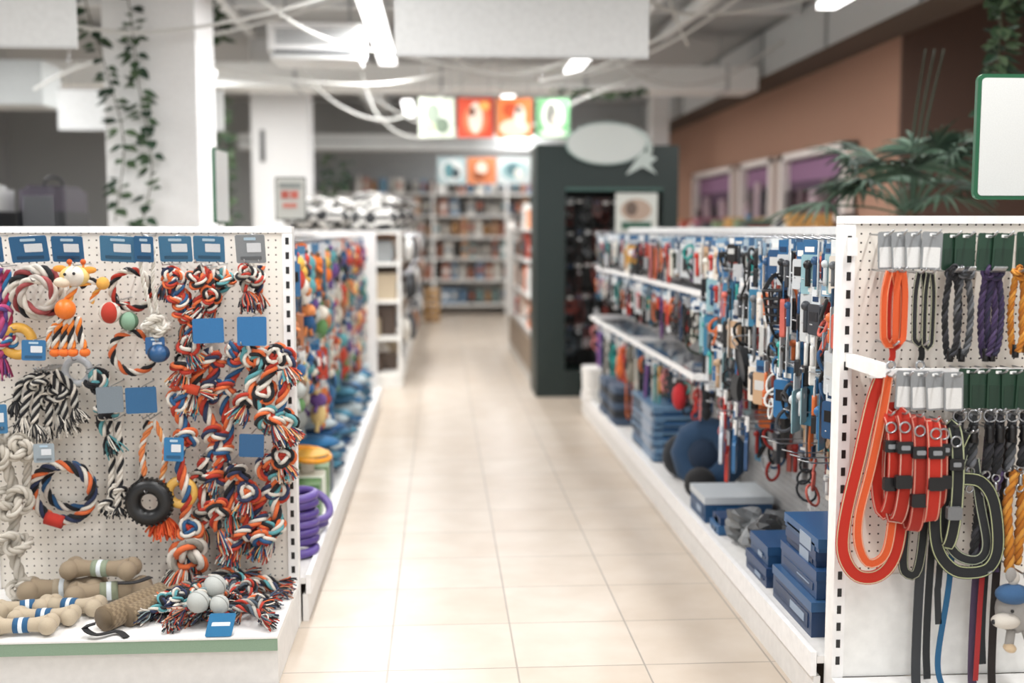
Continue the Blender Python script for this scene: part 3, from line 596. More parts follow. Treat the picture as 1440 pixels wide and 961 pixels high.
# ---------------------------------------------------------------- foliage
def leaf(b,p,d,L,w,col,up=Z):
    d=V(d).normalized(); s=d.cross(up); s=s.normalized() if s.length>.05 else V((1,0,0)); n=s.cross(d)
    p=V(p); pts=[p,p+d*L*.25+s*w*.5+n*.004,p+d*L*.55+s*w*.42,p+d*L,p+d*L*.55-s*w*.42,p+d*L*.25-s*w*.5+n*.004,p+d*L*.5-n*.12*L]
    b.add(pts,[(0,1,6),(1,2,6),(2,3,6),(3,4,6),(4,5,6),(5,0,6)],col,FAB,False)
GL=[C('2f4a34'),C('3d5639'),C('273e2c'),C('4c6444'),C('5f7454')]
def ivy(strands,name='ivy_vine',dens=.85):
    b=MB()
    for st in strands:
        pts,_=resample(st,.045); b.tube(pts,.004,C('4a4a34'),FAB,5,raw=True)
        for p in pts:
            for k in range(3):
                if random.random()<dens:
                    a=random.uniform(0,6.28); d=V((math.cos(a),-abs(math.sin(a))*.7,random.uniform(-.9,.2))); leaf(b,p+d*.02,d,random.uniform(.07,.12),random.uniform(.05,.08),random.choice(GL),V((0,-.6,1)))
    b.build(name)
ivy([[(-2.17,7.4,3.49),(-2.20,7.38,2.9),(-2.08,7.38,2.4),(-1.99,7.4,1.95),(-2.06,7.4,1.45)],[(-2.04,7.42,3.49),(-1.93,7.4,2.8),(-1.89,7.42,2.3),(-1.82,7.4,1.8),(-1.90,7.4,1.4)]],dens=.6)
ivy([[(-2.3,12.4,2.6),(-2.45,12.4,2.2),(-2.3,12.4,1.8),(-2.4,12.4,1.3)],[(-2.6,12.4,2.2),(-2.5,12.4,1.9),(-2.55,12.4,1.3)],[(-2.28,12.4,2.8),(-2.25,12.4,2.0),(-2.2,12.4,1.3)]])
ivy([[(-1.3,13.8,2.3),(-1.35,13.8,2.0),(-1.3,13.8,1.4)],[(-1.1,13.8,2.2),(-1.2,13.8,1.8),(-1.15,13.8,1.5)]])
ivy([[(-1.95,9.4,3.4),(-1.8,9.4,3.2),(-1.75,9.4,2.95)],[(-2.0,9.3,3.3),(-1.75,9.3,3.1),(-1.7,9.3,2.9)]])
ivy([[(2.76,5.6,3.49),(2.74,5.6,2.8),(2.78,5.6,2.4),(2.74,5.6,2.0)],[(2.9,5.8,3.49),(2.86,5.8,2.7),(2.9,5.8,2.0)],[(2.84,5.5,3.49),(2.79,5.5,3.0),(2.82,5.5,2.5)],[(2.64,5.6,2.75),(2.79,5.6,2.85),(2.94,5.6,2.7)],[(2.72,5.7,2.6),(2.89,5.6,2.5)]],dens=1)
ivy([[(1.2,11.8,2.84),(1.7,11.8,2.80),(2.1,11.8,2.84)]])
b=MB(); cx,cy=2.52,6.0
prof=[(.14,0),(.16,.02),(.19,.36),(.2,.38),(.17,.38),(.16,.34)]; n=24
vs=[(cx+r*math.cos(6.2832*i/n),cy+r*math.sin(6.2832*i/n),h) for r,h in prof for i in range(n)]
b.add(vs,[(p*n+i,p*n+(i+1)%n,(p+1)*n+(i+1)%n,(p+1)*n+i) for p in range(len(prof)-1) for i in range(n)]+[tuple((len(prof)-1)*n+i for i in range(n))],C('6a5a4c'),PLA,True)
b.tube([(cx,cy,.34),(cx+.02,cy,.9),(cx,cy,1.5)],lambda t:.05-.015*t,C('5b4a38'),FAB,10,step=.06)
PG=[C('3a5242'),C('4a6652'),C('2a3e32'),C('647d6a')]
for i in range(20):
    a=i*2.399; el=random.uniform(-.05,1.0); d=V((math.cos(a)*math.cos(el),math.sin(a)*math.cos(el)*.6,math.sin(el))); L=random.uniform(.26,.48)
    p0=V((cx,cy,1.47)); p1=p0+d*L+V((0,0,.04)); b.tube([p0,p0+d*L*.5+Z*.04,p1],.006,PG[1],FAB,6,step=.05)
    s=d.cross(Z).normalized(); u=s.cross(d)
    for k in range(15):
        t=(k-7)/7*1.5; dd=(d*math.cos(t)+s*math.sin(t)); LL=random.uniform(.26,.38); w=.016; sd=dd.cross(u).normalized()
        pts=[]
        for q in range(5):
            f=q/4; c_=p1+dd*LL*f-Z*.13*f*f+u*.02; ww=w*(1-f**2)*(.4+f*1.2 if f<.5 else 1)+.0008; pts+= [c_-sd*ww,c_+u*.003,c_+sd*ww]
        b.add(pts,[x for q in range(4) for x in ((q*3,q*3+1,q*3+4,q*3+3),(q*3+1,q*3+2,q*3+5,q*3+4))],random.choice(PG),FAB,False)
for k in range(3): b.tube([(cx,cy,1.4),(cx+.03*k,cy,1.9),(cx+.05+.05*k,cy,2.35)],lambda t:.008*(1-t*.7),PG[0],FAB,6,step=.08)
b.build('potted_fan_palm')
def fsign(name,c,w,h,rotz=0):
    b=MB(); R=Matrix.Rotation(rotz,3,'Z'); a=R@V((w/2,0,0)); n=R@V((0,-1,0)); c=V(c)
    b.rcard(c,a,Z*h/2,n*.008,.02,C('1f5a3c'),PLA,6); b.rcard(c+n*.007,a*(1-.022/w),Z*(h/2-.011),n*.003,.012,C('d2d4d2'),PLA,6)
    b.tube([c-Z*(h/2+.04),c-Z*h/2],.008,WHITE,PLA); b.rcard(c-Z*(h/2+.018),a*.15,Z*.016,n*.01,.005,WHITE); b.build(name)
fsign('framed_sign_holder',(1.735,3.12,1.655),.5,.345)
fsign('framed_sign_holder',(-1.13,6.0,1.62),.3,.38,math.radians(88))
# ---------------------------------------------------------------- LEFT ENDCAP TOYS (metric layout on the hanging plane)
def H(u,v,o=0.0): return V((-.487+(u-415)*.0024,3.86-o,1.418-(v-318)*.00243))
S=.0024
W_=C('d6cfc4');K_=C('1c1c20');R_=C('b03626');O_=C('d86a3a');B_=C('2a5680');T_=C('5a9aa0');N_=C('2b3350');G_=C('9a948a')
MULTI=[(O_,W_,N_,R_),(R_,W_,K_,O_),(O_,W_,T_,K_),(K_,W_,R_,G_),(W_,O_,N_,K_),(R_,B_,W_,O_)]
MC=[O_,R_,W_,B_,T_,K_,C('d8a46a'),C('c8c0b4'),N_,R_]
def hook(b,p):
    p=V(p); b.tube([(p.x,YL-.004,p.z+.012),(p.x,p.y-.05,p.z+.012),(p.x,p.y-.06,p.z+.022)],.0025,STEEL,MET,6,step=.03)
def card(u,v,w,h,c,o=.06,label=True,tilt=-.25,name='hang_tag_card'):
    b=MB(); c0=H(u,v,o); R=Matrix.Rotation(random.uniform(-.06,.06),3,'Y'); up=R@V((0,math.sin(tilt),math.cos(tilt))); nn=V((0,-math.cos(tilt),math.sin(tilt))); ax=R@V((1,0,0))
    b.rcard(c0,ax*w*S/2,up*h*S/2,nn*.0012,.006,c); 
    if label: b.rcard(c0+nn*.002+up*h*S*.05+ax*(w*S*.12),ax*(w*S*.24),up*h*S*.16,nn*.0006,.002,C('d0d4d8')); b.rcard(c0+nn*.002-up*h*S*.32,ax*(w*S*.36),up*h*S*.06,nn*.0006,.002,shade(c,.5)); b.rcard(c0+nn*.002+up*h*S*.36,ax*(w*S*.2),up*h*S*.05,nn*.0006,.002,C('a8c0d0'))
    b.tube([(c0.x,YL-.004,c0.z+h*S*.5),(c0.x,c0.y,c0.z+h*S*.5)],.0022,STEEL,MET,5); return b.build(name)
for (u,w) in ((12,30),(62,50),(113,42),(180,48),(216,26),(257,44),(302,42)): card(u,352,w,36,C('245a84') if u not in (180,257,302) else C('3b6e90'),o=.06 if u!=216 else .075)
card(358,352,40,40,C('84898d')); 
for a in ((300,462,42,34,C('24669a')),(359,463,40,40,C('24669a')),(207,556,42,36,C('265a84')),(165,555,36,36,C('727c84')),(249,624,27,33,C('2870a0')),(355,620,34,32,C('25547e')),(66,487,32,28,C('2c6896')),(228,482,26,24,C('285a8c')),(74,627,28,26,C('929da4')),(12,580,30,40,C('387098'))): card(*a,o=.085,label=a[2]<34,tilt=.05)
def ring(u,v,R,r,cols,o=.0,tilt=0,name='rope_ring_toy',band=None):
    b=MB(); c=H(u,v,o); b.ring_rope(c,R*S,r*S,cols,(tilt,1,.15)); hook(b,c+Z*(R-r)*S)
    if band:
        a=band; u_=V((math.cos(a),0,math.sin(a))); t=V((-math.sin(a),0,math.cos(a))); q=c+u_*R*S; b.tube([q-t*.03,q,q+t*.03],r*S*1.25,C('b83226'),FAB,12)
    b.build(name)
ring(62,411,31,9,(W_,C('8a3a3a'),K_,W_)); ring(190,408,27,5.5,(K_,W_,R_)); ring(190,494,29,5.5,(K_,W_,O_),.01); ring(85,690,41,7.5,(O_,W_,N_,K_),.0,0,'rope_ring_toy',4.4); ring(66,414,22,7,(W_,C('9a4a4a'),C('b8b0a8')),.03)
ring(90,684,33,6,(W_,K_,B_),-.035)
b=MB(); b.torus(H(112,520),17*S,5*S,C('a8acb0'),(.1,1,0),PLA); hook(b,H(112,508)); b.build('rubber_ring_toy')
b=MB(); b.torus(H(33,478),19*S,7*S,C('d8a444'),(.15,1,0),PLA,12); hook(b,H(33,466)); b.build('rubber_ring_toy')
b=MB(); b.torus(H(253,688,.04),17*S,6.5*S,C('d8aa54'),(.4,1,0),PLA,12); hook(b,H(253,676,.03)); b.build('rubber_ring_toy')
b=MB(); c=H(210,700,.05); b.torus(c,22.5*S,11*S,C('1a1a1b'),(0,1,0),PLA,14,48)
for i in range(30): a=6.2832*i/30; u_=V((math.cos(a),0,math.sin(a))); b.obox(c+u_*33*S,u_*.003,V((0,.016,0)),V((-math.sin(a),0,math.cos(a)))*.0035,C('111112'),PLA)
b.torus(c+V((0,-.022,0)),22*S,.003,C('2b2b2c'),(0,1,0),PLA,6,40); hook(b,c+Z*.03); b.build('rubber_tyre_toy')
b=MB(); b.rope([H(215,590,.03),H(200,625,.03),H(203,665,.03)],.011,(C('d8804a'),W_,C('d8804a'))); b.rope([H(217,588,.03),H(232,625,.03),H(226,672,.03)],.011,(C('d8804a'),W_,C('e0985a'))); b.tassel(H(226,722,.02),(0,0,-1),.075,.055,[C('e0582a'),C('e8703a'),C('d04a20')],130,.0026); b.tube([H(226,672,.03),H(226,725,.02)],.01,C('e0622e'),FAB); hook(b,H(216,588,.02)); b.build('orange_rope_tug_toy')
def tug(pts,R,cols,knots=(),tass=True,name='knotted_rope_toy',o=.0,tc=None,tl=.07,th=None,nt=70):
    b=MB(); P_=[H(u,v,o+random.uniform(-.01,.015)) for u,v in pts]; b.rope(P_,R*S,cols)
    for (u,v,a) in knots: b.knot(H(u,v,o),a*S,R*S*.8,cols)
    if tass: b.tassel(P_[-1],(th if th is not None else (P_[-1]-P_[-2])),tl,.036,tc or list(cols),nt,.0022)
    hook(b,P_[0]); b.build(name)
tug([(12,378),(8,420),(16,460),(10,500)],7,(C('9a3360'),C('5a3f7c'),C('b84a7a')),[(12,440,10)],True); tug([(22,380),(20,430),(24,470)],6,(C('2a6a9a'),C('a02a4a'),W_),[(18,478,10)],False)
tcm=[W_,R_,K_,O_,N_,G_,K_]
for (pts,kn,cs) in (([(250,378),(246,400),(256,430),(262,455)],[(250,392,12),(262,440,11)],0),([(285,375),(300,395),(282,425),(275,465)],[(285,392,13),(300,415,11),(276,445,11)],1),([(315,378),(322,400),(305,420)],[(318,395,11)],2),
    ([(352,375),(345,390),(350,410)],[(350,386,11),(362,392,10)],3),([(368,376),(366,395),(364,412)],[],4),
    ([(262,400),(256,430),(275,440),(268,470)],[(258,420,12)],5),([(300,382),(310,410),(290,430)],[(296,428,11)],3),([(240,378),(238,396)],[],4),([(292,380),(288,410)],[],2)):
    tug(pts,6,MULTI[cs],kn,True,o=random.uniform(0,.04),tc=tcm,tl=.06,nt=90)
big=[([(292,490),(302,520),(285,560),(298,600),(305,640),(295,680)],[(297,505,14),(292,548,13),(300,610,13),(297,672,13)],0),
     ([(320,485),(345,500),(330,520),(312,560),(318,610),(300,655)],[(335,498,14),(312,545,13),(306,635,13)],5),
     ([(345,486),(365,510),(352,540),(372,575),(386,600)],[(360,502,14),(378,588,17)],2),
     ([(385,488),(392,500),(375,530),(366,560),(384,590)],[(388,498,12),(372,548,12)],1),
     ([(262,545),(250,570),(260,600),(252,640),(262,690),(256,730),(260,770)],[(254,560,12),(262,612,12),(264,740,13)],5),
     ([(366,645),(385,665),(370,690),(352,720),(345,750)],[(378,658,17),(352,735,18),(384,690,13)],0),
     ([(392,650),(380,700),(385,730),(375,750)],[(392,668,13),(376,740,15)],2),
     ([(325,650),(318,690),(322,715)],[(330,665,12)],4),([(305,700),(298,725),(305,740)],[(303,712,13)],1),
     ([(335,700),(340,735),(330,755)],[(336,748,14)],0),([(285,640),(278,680),(288,710),(280,740)],[(282,668,11),(286,715,12)],3),
     ([(300,500),(280,520),(272,548)],[],1),([(395,520),(400,545),(390,575)],[],5)]
for pts,kn,cs in big: tug(pts,8,MULTI[cs],kn,True,o=random.uniform(.0,.06),tc=MC,tl=.08,nt=120)
for (u,v,cs) in ((270,485,3),(262,510,1),(400,505,0),(345,560,3),(395,640,1),(320,760,0),(365,755,5),(400,590,2),(345,690,0)):
    b=MB(); b.knot(H(u,v,.04),12*S,6.5*S,MULTI[cs]); b.tassel(H(u,v+6,.04),(random.uniform(-.8,.8),-.2,-1),.065,.038,MC,100,.0022); hook(b,H(u,v-8,.02)); b.build('knotted_rope_toy')
b=MB(); b.tube([H(246,536,.05),H(282,546,.05)],.017,C('c04428'),FAB,12); b.tassel(H(284,547,.05),(1,0,-.2),.05,.02,MC,40); hook(b,H(250,536,.03)); b.build('rope_throw_toy')
b=MB(); b.knot(H(262,778,.05),20*S,9*S,(C('8f8a80'),W_,O_)); b.tassel(H(258,785,.05),(-.2,0,-1),.12,.075,[W_,C('b8b4aa'),O_,R_,C('6f7a70'),K_],180,.0028); hook(b,H(262,760,.03)); b.build('rope_tassel_toy')
for (pts,kn) in (([(70,520),(50,545),(40,580)],[(60,535,12)]),([(75,520),(90,550),(95,585)],[(88,548,12)]),([(60,522),(72,560),(70,595)],[(70,560,11)]),([(82,520),(105,540),(108,570)],[]),([(66,520),(35,535),(28,560)],[]),([(78,520),(60,550),(55,590)],[]),([(70,520),(82,550),(84,580)],[])):
    tug(pts,5.5,(K_,W_,K_,C('bdbab2')),kn,True,o=random.uniform(0,.04),tc=[W_,W_,K_,C('b5b0a8'),K_],tl=.055,th=(random.uniform(-.5,.5),0,-1))
tug([(132,520),(150,560),(140,590),(150,610)],7,(K_,W_,T_,K_),[(138,534,13),(150,575,12)],True,tc=[W_,T_,K_])
for x in (153,166): tug([(x,590),(x+1,650),(x-4,710)],5,(W_,K_,W_),[(x-6,712,12)] if x<160 else [(x-3,690,10)],True,tc=[K_,W_,K_],tl=.03)
tug([(206,588),(198,640),(192,690)],4.5,(W_,K_,W_),[],False)
b=MB(); wc=(C('bfb8ac'),C('ccc6bb'),C('b5aea2'))
b.rope([H(18,600,.04),H(15,640,.04),H(28,700,.04),H(18,760,.04),H(36,825,.04)],.019,wc)
for (u,v,a) in ((8,628,18),(40,622,15),(26,696,20),(20,755,22),(34,822,16)): b.knot(H(u,v,.06),a*S,.015,wc)
b.rope([H(40,600,.03),H(44,640,.03),H(38,690,.03)],.014,wc); b.tassel(H(36,830,.04),(0,0,-1),.04,.03,list(wc),60,.0025)
hook(b,H(20,600,.03)); b.build('cotton_knot_rope_toy')
b=MB(); w3=(C('c8c2b8'),C('d6d2ca'),C('bcb6aa')); b.rope([H(222,440,.05),H(212,400,.05),H(208,360,.05),H(216,336,.05),H(226,352,.05),H(224,400,.05),H(230,440,.05)],.007,w3)
for k in range(3): b.knot(H(228,456,.06),15*S,.010,w3)
b.ball(H(228,456,.05),15*S,C('bcb6aa'),FAB); b.tassel(H(228,466,.05),(0,0,-1),.03,.03,[W_,C('d8d2c6')],40); hook(b,H(216,338,.04)); b.build('rope_ball_toy')
def bicol(c1,c2,k=2): return lambda i,j: c1 if int(j*4+.5)%2 else c2
b=MB(); b.ball(H(165,438,.05),15*S,bicol(R_,W_),FAB,20,12); b.ball(H(189,450,.04),13*S,bicol(C('7fa088'),C('4a6a50')),FAB,20,12); b.rope([H(190,425,.03),H(168,428,.05)],.006,(W_,R_,K_)); hook(b,H(180,425,.03)); b.build('rope_toy_with_balls')
b=MB(); b.ball(H(233,492,.09),15*S,bicol(C('23507c'),C('1b3a5a')),PLA,20,12,(1,1,.85)); hook(b,H(233,480,.07)); b.build('rubber_ball_toy')
b=MB()
b.ball(H(122,388,.07),16*S,bicol(W_,C('dcc078')),FAB,18,12,(1.25,.9,.9)); b.ball(H(108,396,.09),9*S,C('dccbb4'),FAB,14,9,(1.3,1,.8))
for (u,v) in ((116,370),(134,370)): b.tube([H(u,v+10,.07),H(u,v,.07)],.004,C('d8853a'),FAB,8); b.ball(H(u,v-1,.07),4*S,C('c85a24'),FAB,10,7)
for (u,v) in ((103,378),(142,380)): b.ball(H(u,v,.07),7*S,C('df953c'),FAB,10,7,(1.4,.4,.7))
for (u,v) in ((114,385),(126,384)): b.ball(H(u,v,.108),2.2*S,BLACK,PLA,8,6)
st=(C('dc7a2c'),W_,C('e0a44c'))
b.rope([H(122,400,.07),H(112,420,.07),H(110,440,.07)],.014,st); b.ball(H(110,432,.085),14*S,C('e07424'),PLA,18,12)
b.rope([H(128,402,.06),H(142,395,.06),H(158,398,.06)],.012,(W_,C('df953c'),K_)); b.ball(H(158,398,.06),9*S,C('dca44c'),FAB)
for x0_,x1_ in ((104,92),(116,116),(112,104),(124,132)): b.rope([H(x0_,442,.07),H((x0_+x1_)/2-2,465,.07),H(x1_,486,.07)],.0125,(C('dc7a2c'),W_,K_)); b.ball(H(x1_,491,.07),7.5*S,C('e0702a'),FAB,12,8,(1,1,.8))
b.rope([H(100,450,.07),H(86,462,.07),H(84,486,.07)],.009,(W_,C('dc7a2c'),W_)); b.rope([H(140,425,.05),H(146,412,.05),H(154,402,.05)],.009,st)
hook(b,H(125,378,.05)); b.build('giraffe_rope_toy')
# ---------------------------------------------------------------- left deck toys
def bone(x,y,z,a,c1,c2,sc=1.0):
    b=MB(); R=Matrix.Rotation(a,3,'Z'); L=.075*sc; c=V((x,y,z+.03*sc)); d=R@V((1,0,0)); s=R@V((0,1,0))
    pts=[c+d*L*t for t in (-1,-.6,-.2,.2,.6,1)]; b.tube(pts,lambda t:(.021+.009*abs(2*t-1)**3)*sc,c1,FAB,14,step=.008)
    for i in (-1,1):
        for j in (-1,1): b.ball(c+d*i*L*1.08+s*j*.021*sc,.027*sc,c1,FAB,14,9,(1,1,1))
    b.tube([c-d*.022*sc,c+d*.022*sc],.0235*sc,c2,FAB,16,step=.01); b.tube([c-d*.006*sc,c+d*.006*sc],.0242*sc,C('dfe6ea'),FAB,16,step=.004)
    b.build('canvas_bone_toy')
bc=C('b9aa93'); bc2=C('998871')
bone(-1.29,3.475,.16,.08,bc,C('2a5a82')); bone(-1.25,3.56,.16,.02,bc,C('2a5a82')); bone(-1.20,3.65,.16,-.1,bc,C('2a5a82'),1.05); bone(-1.33,3.64,.163,.3,C('b4a58e'),C('2a5a82'))
bone(-1.11,3.77,.16,.25,bc2,C('8a9078'),1.3); bone(-1.27,3.80,.165,.1,bc2,C('a89a84'),1.3); bone(-1.14,3.79,.235,-.1,bc2,C('8f9a84'),1.2)
b=MB(); d=V((.45,.9,0)).normalized()
for (cx,cy,cz,L,r) in ((-.985,3.60,.202,.13,.040),(-.93,3.63,.195,.12,.034)):
    c=V((cx,cy,cz)); b.tube([c-d*L,c+d*L],r,lambda i,j,n:C('8c7a60') if (i+j)%2 else C('75644e'),FAB,18,step=.01)
    b.tube([c-d*(L+.003),c-d*(L-.002)],r*.8,C('6f5f4a'),FAB,18,step=.003)
b.strap([(-1.06,3.45,.2),(-1.09,3.44,.19),(-1.05,3.42,.175),(-1.0,3.46,.17),(-.96,3.42,.165)],.02,.003,BLACK,(0,0,1)); b.strap([(-1.05,3.66,.26),(-1.0,3.68,.255),(-.96,3.72,.26)],.025,.003,BLACK,(0,0,1)); b.build('jute_training_dummy')
b=MB()
for i in range(28):
    x=random.uniform(-.88,-.58); y=random.uniform(3.5,3.8); z=.185+random.uniform(0,.06)*(1-abs(x+.73)/.2)
    a=random.uniform(0,3.14); dx,dy=math.cos(a)*.06,math.sin(a)*.06; cs=random.choice([(W_,C('7a8a8c'),R_,K_),(K_,W_,O_,G_),(C('4a5560'),C('a8a49c'),R_,K_),(T_,W_,N_,K_)])
    b.rope([(x-dx,y-dy,z),(x,y+.01,z+.015),(x+dx,y+dy,z)],.013,cs)
    if i%3==0: b.knot((x,y,z+.02),.028,.011,cs)
    b.tassel((x+dx,y+dy,z),(dx,dy,-.02),.05,.03,[W_,K_,C('7a8a8c'),R_,O_,C('3a4a60'),K_],60,.0022)
    b.tassel((x-dx,y-dy,z),(-dx,-dy,-.02),.045,.03,[W_,K_,C('7a8a8c'),R_,C('b87a5a'),N_],50,.0022)
b.build('pile_of_rope_toys')
b=MB()
for (x,y,z,r) in ((-.76,3.50,.245,.035),(-.72,3.56,.275,.036),(-.695,3.50,.235,.030)):
    b.ball((x,y,z),r,C('b6b9b5'),FAB,18,12); b.torus((x,y,z),r*.99,.002,C('9a9c98'),(.4,1,.3))
b.build('felt_balls')
b=MB(); b.rcard((-.68,3.435,.192),(.04,0,0),(.005,.02,.03),(0,.002,-.001),.006,C('236c98')); b.rcard((-.68,3.432,.19),(.028,0,0),(.002,.006,.01),(0,.001,0),.003,C('cfd8dc')); b.build('product_tag')
# ---------------------------------------------------------------- RIGHT ENDCAP LEASHES
def G(u,v,o=0.0): return V((1.068+(u-1181)*.00202,3.0-o,1.44-(v-303)*.00197))
Q=.002
def rhook(b,p,L=.0): b.tube([(p[0],YR-.009,p[2]),(p[0],p[1]-.04,p[2]),(p[0],p[1]-.05,p[2]+.012)],.003,STEEL,MET,6,step=.04)
def rtag(u,v,w,h,c1,o=.03,rot=0):
    b=MB(); c=G(u,v,o); R=Matrix.Rotation(rot,3,'Y'); a=R@V((w*Q/2,0,0)); up=R@Z
    b.rcard(c,a,up*h*Q/2,(0,-.0014,0),.006,c1); b.rcard(c+V((0,-.002,0))-up*h*Q*.18,a*.82,up*h*Q*.27,(0,-.0006,0),.003,C('e0e0de') if c1[1]>.1 else shade(c1,.75)); b.rcard(c+V((0,-.002,0))+up*h*Q*.42,a*.3,up*.004,(0,-.0006,0),.002,C('f4f4f2'))
    rhook(b,c+up*h*Q*.42); b.build('hang_tag_card')
GT=C('8c8f91'); GG=C('22402f')
for i,u in enumerate((1240,1256,1272,1294)): rtag(u,352,22 if i<3 else 28,50,GT,.02+.012*i,random.uniform(-.06,.06))
for i,u in enumerate((1330,1345,1373,1392)): rtag(u,354,28,50,GG,.02+.01*i,random.uniform(-.05,.05))
rtag(1428,352,26,50,GG); rtag(1447,352,28,50,GG,.045)
for i,u in enumerate((1266,1284,1302,1324)): rtag(u,541,26,52,GT,.05+.012*i,random.uniform(-.08,.1))
for i,u in enumerate((1357,1372,1394,1412,1430,1447)): rtag(u,541,30,54,GG,.03+.008*i,random.uniform(-.05,.05))
b=MB(); z=G(1200,508).z
b.box(1.125,1.15,2.86,3.087,z-.018,z+.018,C('f6f5f3')); b.box(1.1505,1.8995,2.97,2.995,z-.035,z-.012,C('f4f3f1')); b.box(1.9,1.93,2.86,3.087,z-.018,z+.018,C('f6f5f3')); b.box(1.12,1.14,3.06,3.087,G(0,345).z-.03,G(0,345).z+.02,C('f2f1ef'))
b.build('merchandise_hook_rail')
def leash(pts,w,c,o=.02,pipe=None,t=.003,name='dog_leash',rope=None,close=False,clip=False):
    b=MB(); P_=[G(p[0],p[1],o+(p[2] if len(p)>2 else 0)) for p in pts]
    if rope: b.rope(P_,w*Q/2,rope,None,close)
    else: b.strap(P_,w*Q,t,c,(0,-1,0),pipe,close)
    if clip:
        e=P_[-1]; b.torus(e-Z*.012,.011,.003,STEEL,(0,1,0),MET,8,20); b.tube([e-Z*.022,e-Z*.05],.006,STEEL,MET,8); b.torus(e-Z*.06,.010,.0028,STEEL,(0,1,0),MET,8,20)
    rhook(b,P_[0]); b.build(name)
RO=C('bc2c1c'); OR=C('d85a2c'); PY=C('ccc9a6')
def loop(u0,u1,v0,v1,w,c,pipe=None,o=.02,rope=None,name='dog_leash'):
    um=(u0+u1)/2; hw=(u1-u0)/2-w/2
    leash([(um-hw*.35,v0,0),(um-hw,v0+(v1-v0)*.3,.005),(um-hw*.95,v1-hw*2,.005),(um-hw*.55,v1-w,.0),(um,v1-w*.4,-.0),(um+hw*.55,v1-w,.0),(um+hw*.95,v1-hw*2,-.005),(um+hw,v0+(v1-v0)*.3,-.005),(um+hw*.35,v0,0)],w,c,o,pipe,name=name,rope=rope)
loop(1232,1262,380,486,10,OR,C('dc9c78'),.03); loop(1240,1272,380,490,11,RO,C('d48264'),.015); loop(1246,1268,380,480,8,OR,None,.045)
loop(1277,1300,382,484,8,C('2b2b2e'),C('bfbfa8'),.02); loop(1288,1308,382,488,7,C('202022'),C('a8a890'),.035)
for x in (1252,1292): leash([(x,480),(x+2,495),(x,503)],8,BLACK if x>1260 else RO,.02,clip=True)
def rl(u,c,v1=500,w=9):
    leash([(u-3,380,.01),(u-9,430,.01),(u-4,v1-20,.0),(u,v1,.0)],w,c[0],.02,rope=c); leash([(u+3,380,0),(u+10,430,0),(u+6,v1-25,.01),(u,v1-4,.01)],w,c[0],.03,rope=c)
    b=MB(); b.knot(G(u,382,.035),.016,.007,c); b.tube([G(u,v1-14,.03),G(u,v1+4,.03)],.009,BLACK,PLA,10); rhook(b,G(u,380,.03)); b.build('rope_leash_handle')
K3=(C('222226'),C('3a3a40'),C('1a1a1c')); P3=(C('403056'),C('504064'),C('302442')); O3=(C('c47e28'),C('d4943e'),C('b06a1e')); G3=(C('505256'),C('343638'),C('6a6c70'))
rl(1330,K3); rl(1346,G3); rl(1379,P3); rl(1388,(C('3a3050'),C('2a2a40'),C('3a3050'))); rl(1420,O3,495); rl(1436,O3,492,10)
leash([(1241,520,0),(1228,560,0),(1212,640,0),(1196,720,0),(1194,770,0),(1212,802,0),(1240,806,0),(1262,785,0),(1272,740,0),(1270,680,0),(1262,620,.0),(1256,560,0)],19,RO,.02,PY,.004,'dog_collar_leash')
leash([(1246,522,0),(1240,570,0),(1226,650,0),(1212,715,0),(1212,755,0),(1224,782,0),(1240,782,0),(1252,765,0),(1258,720,0),(1262,650,0)],13,OR,.035,C('dcac90'),.004,'dog_collar_leash')
def collar(u,v0,v1,w,c,o,pipe,rot=.6,tilt=0):
    b=MB(); A=G(u,v0,o); B=G(u+tilt,v1,o); L=(A-B).length; ax=V((math.sin(rot),-math.cos(rot),0)); dn=(B-A).normalized()
    pts=[]
    for i in range(18):
        t=2*math.pi*i/18; pts.append(A+dn*L*(.5-.5*math.cos(t))+ax*.028*math.sin(t)*1.3)
    b.strap(pts,w*Q,.0045,c,(0,-1,0),pipe,True)
    vb=random.uniform(.5,.75)
    m=A+dn*L*vb+V((0,-.037,0)); b.rcard(m,(w*Q*.55,0,0),Z*.018,(0,-.008,0),.006,C('77797b') if random.random()<.3 else BLACK); 
    m=A+dn*L*.3+V((0,-.034,0)); b.rcard(m,(w*Q*.55,0,0),Z*.016,(0,-.008,0),.005,BLACK); b.rcard(m+V((0,-.009,0)),(w*Q*.3,0,0),Z*.006,(0,-.002,0),.003,GRAY); b.torus(A+dn*L*.12+V((0,-.03,0)),.014,.0028,STEEL,(.2,1,0),MET,8,20)
    rhook(b,A); b.build('dog_collar')
collar(1247,575,715,18,RO,.03,C('d09888'),.3); collar(1262,572,722,20,C('a82616'),.05,C('d4a898'),.2,-3); collar(1280,575,735,20,C('9e2618'),.06,C('d08878'),.1,0); collar(1298,580,720,20,RO,.075,C('d49c88'),-.1,2); collar(1312,585,700,16,C('a82a1c'),.06,C('d49c88'),-.2,3)
collar(1332,590,760,18,C('1f2123'),.05,C('bfc59c'),.2,-2)
leash([(1350,600,0),(1330,650,0),(1314,700,0),(1318,760,0),(1340,792,0),(1368,798,0),(1392,790,0),(1402,760,0),(1394,700,0),(1375,670,0),(1345,665,0)],18,C('242628'),.05,C('c0c696'),.0035,'dog_collar_leash')
leash([(1360,600,0),(1345,660,0),(1330,700,0),(1332,745,0),(1350,775,0),(1378,782,0),(1390,760,0),(1378,700,0),(1368,640,0)],14,C('2c2e30'),.035,C('b4baa0'),.0035,'dog_collar_leash')
leash([(1322,600,0),(1310,680,0),(1306,760,0),(1300,800,0),(1290,806,0),(1280,790,0),(1284,720,0),(1300,640,0)],14,C('232526'),.01,C('a8a890'),.003)
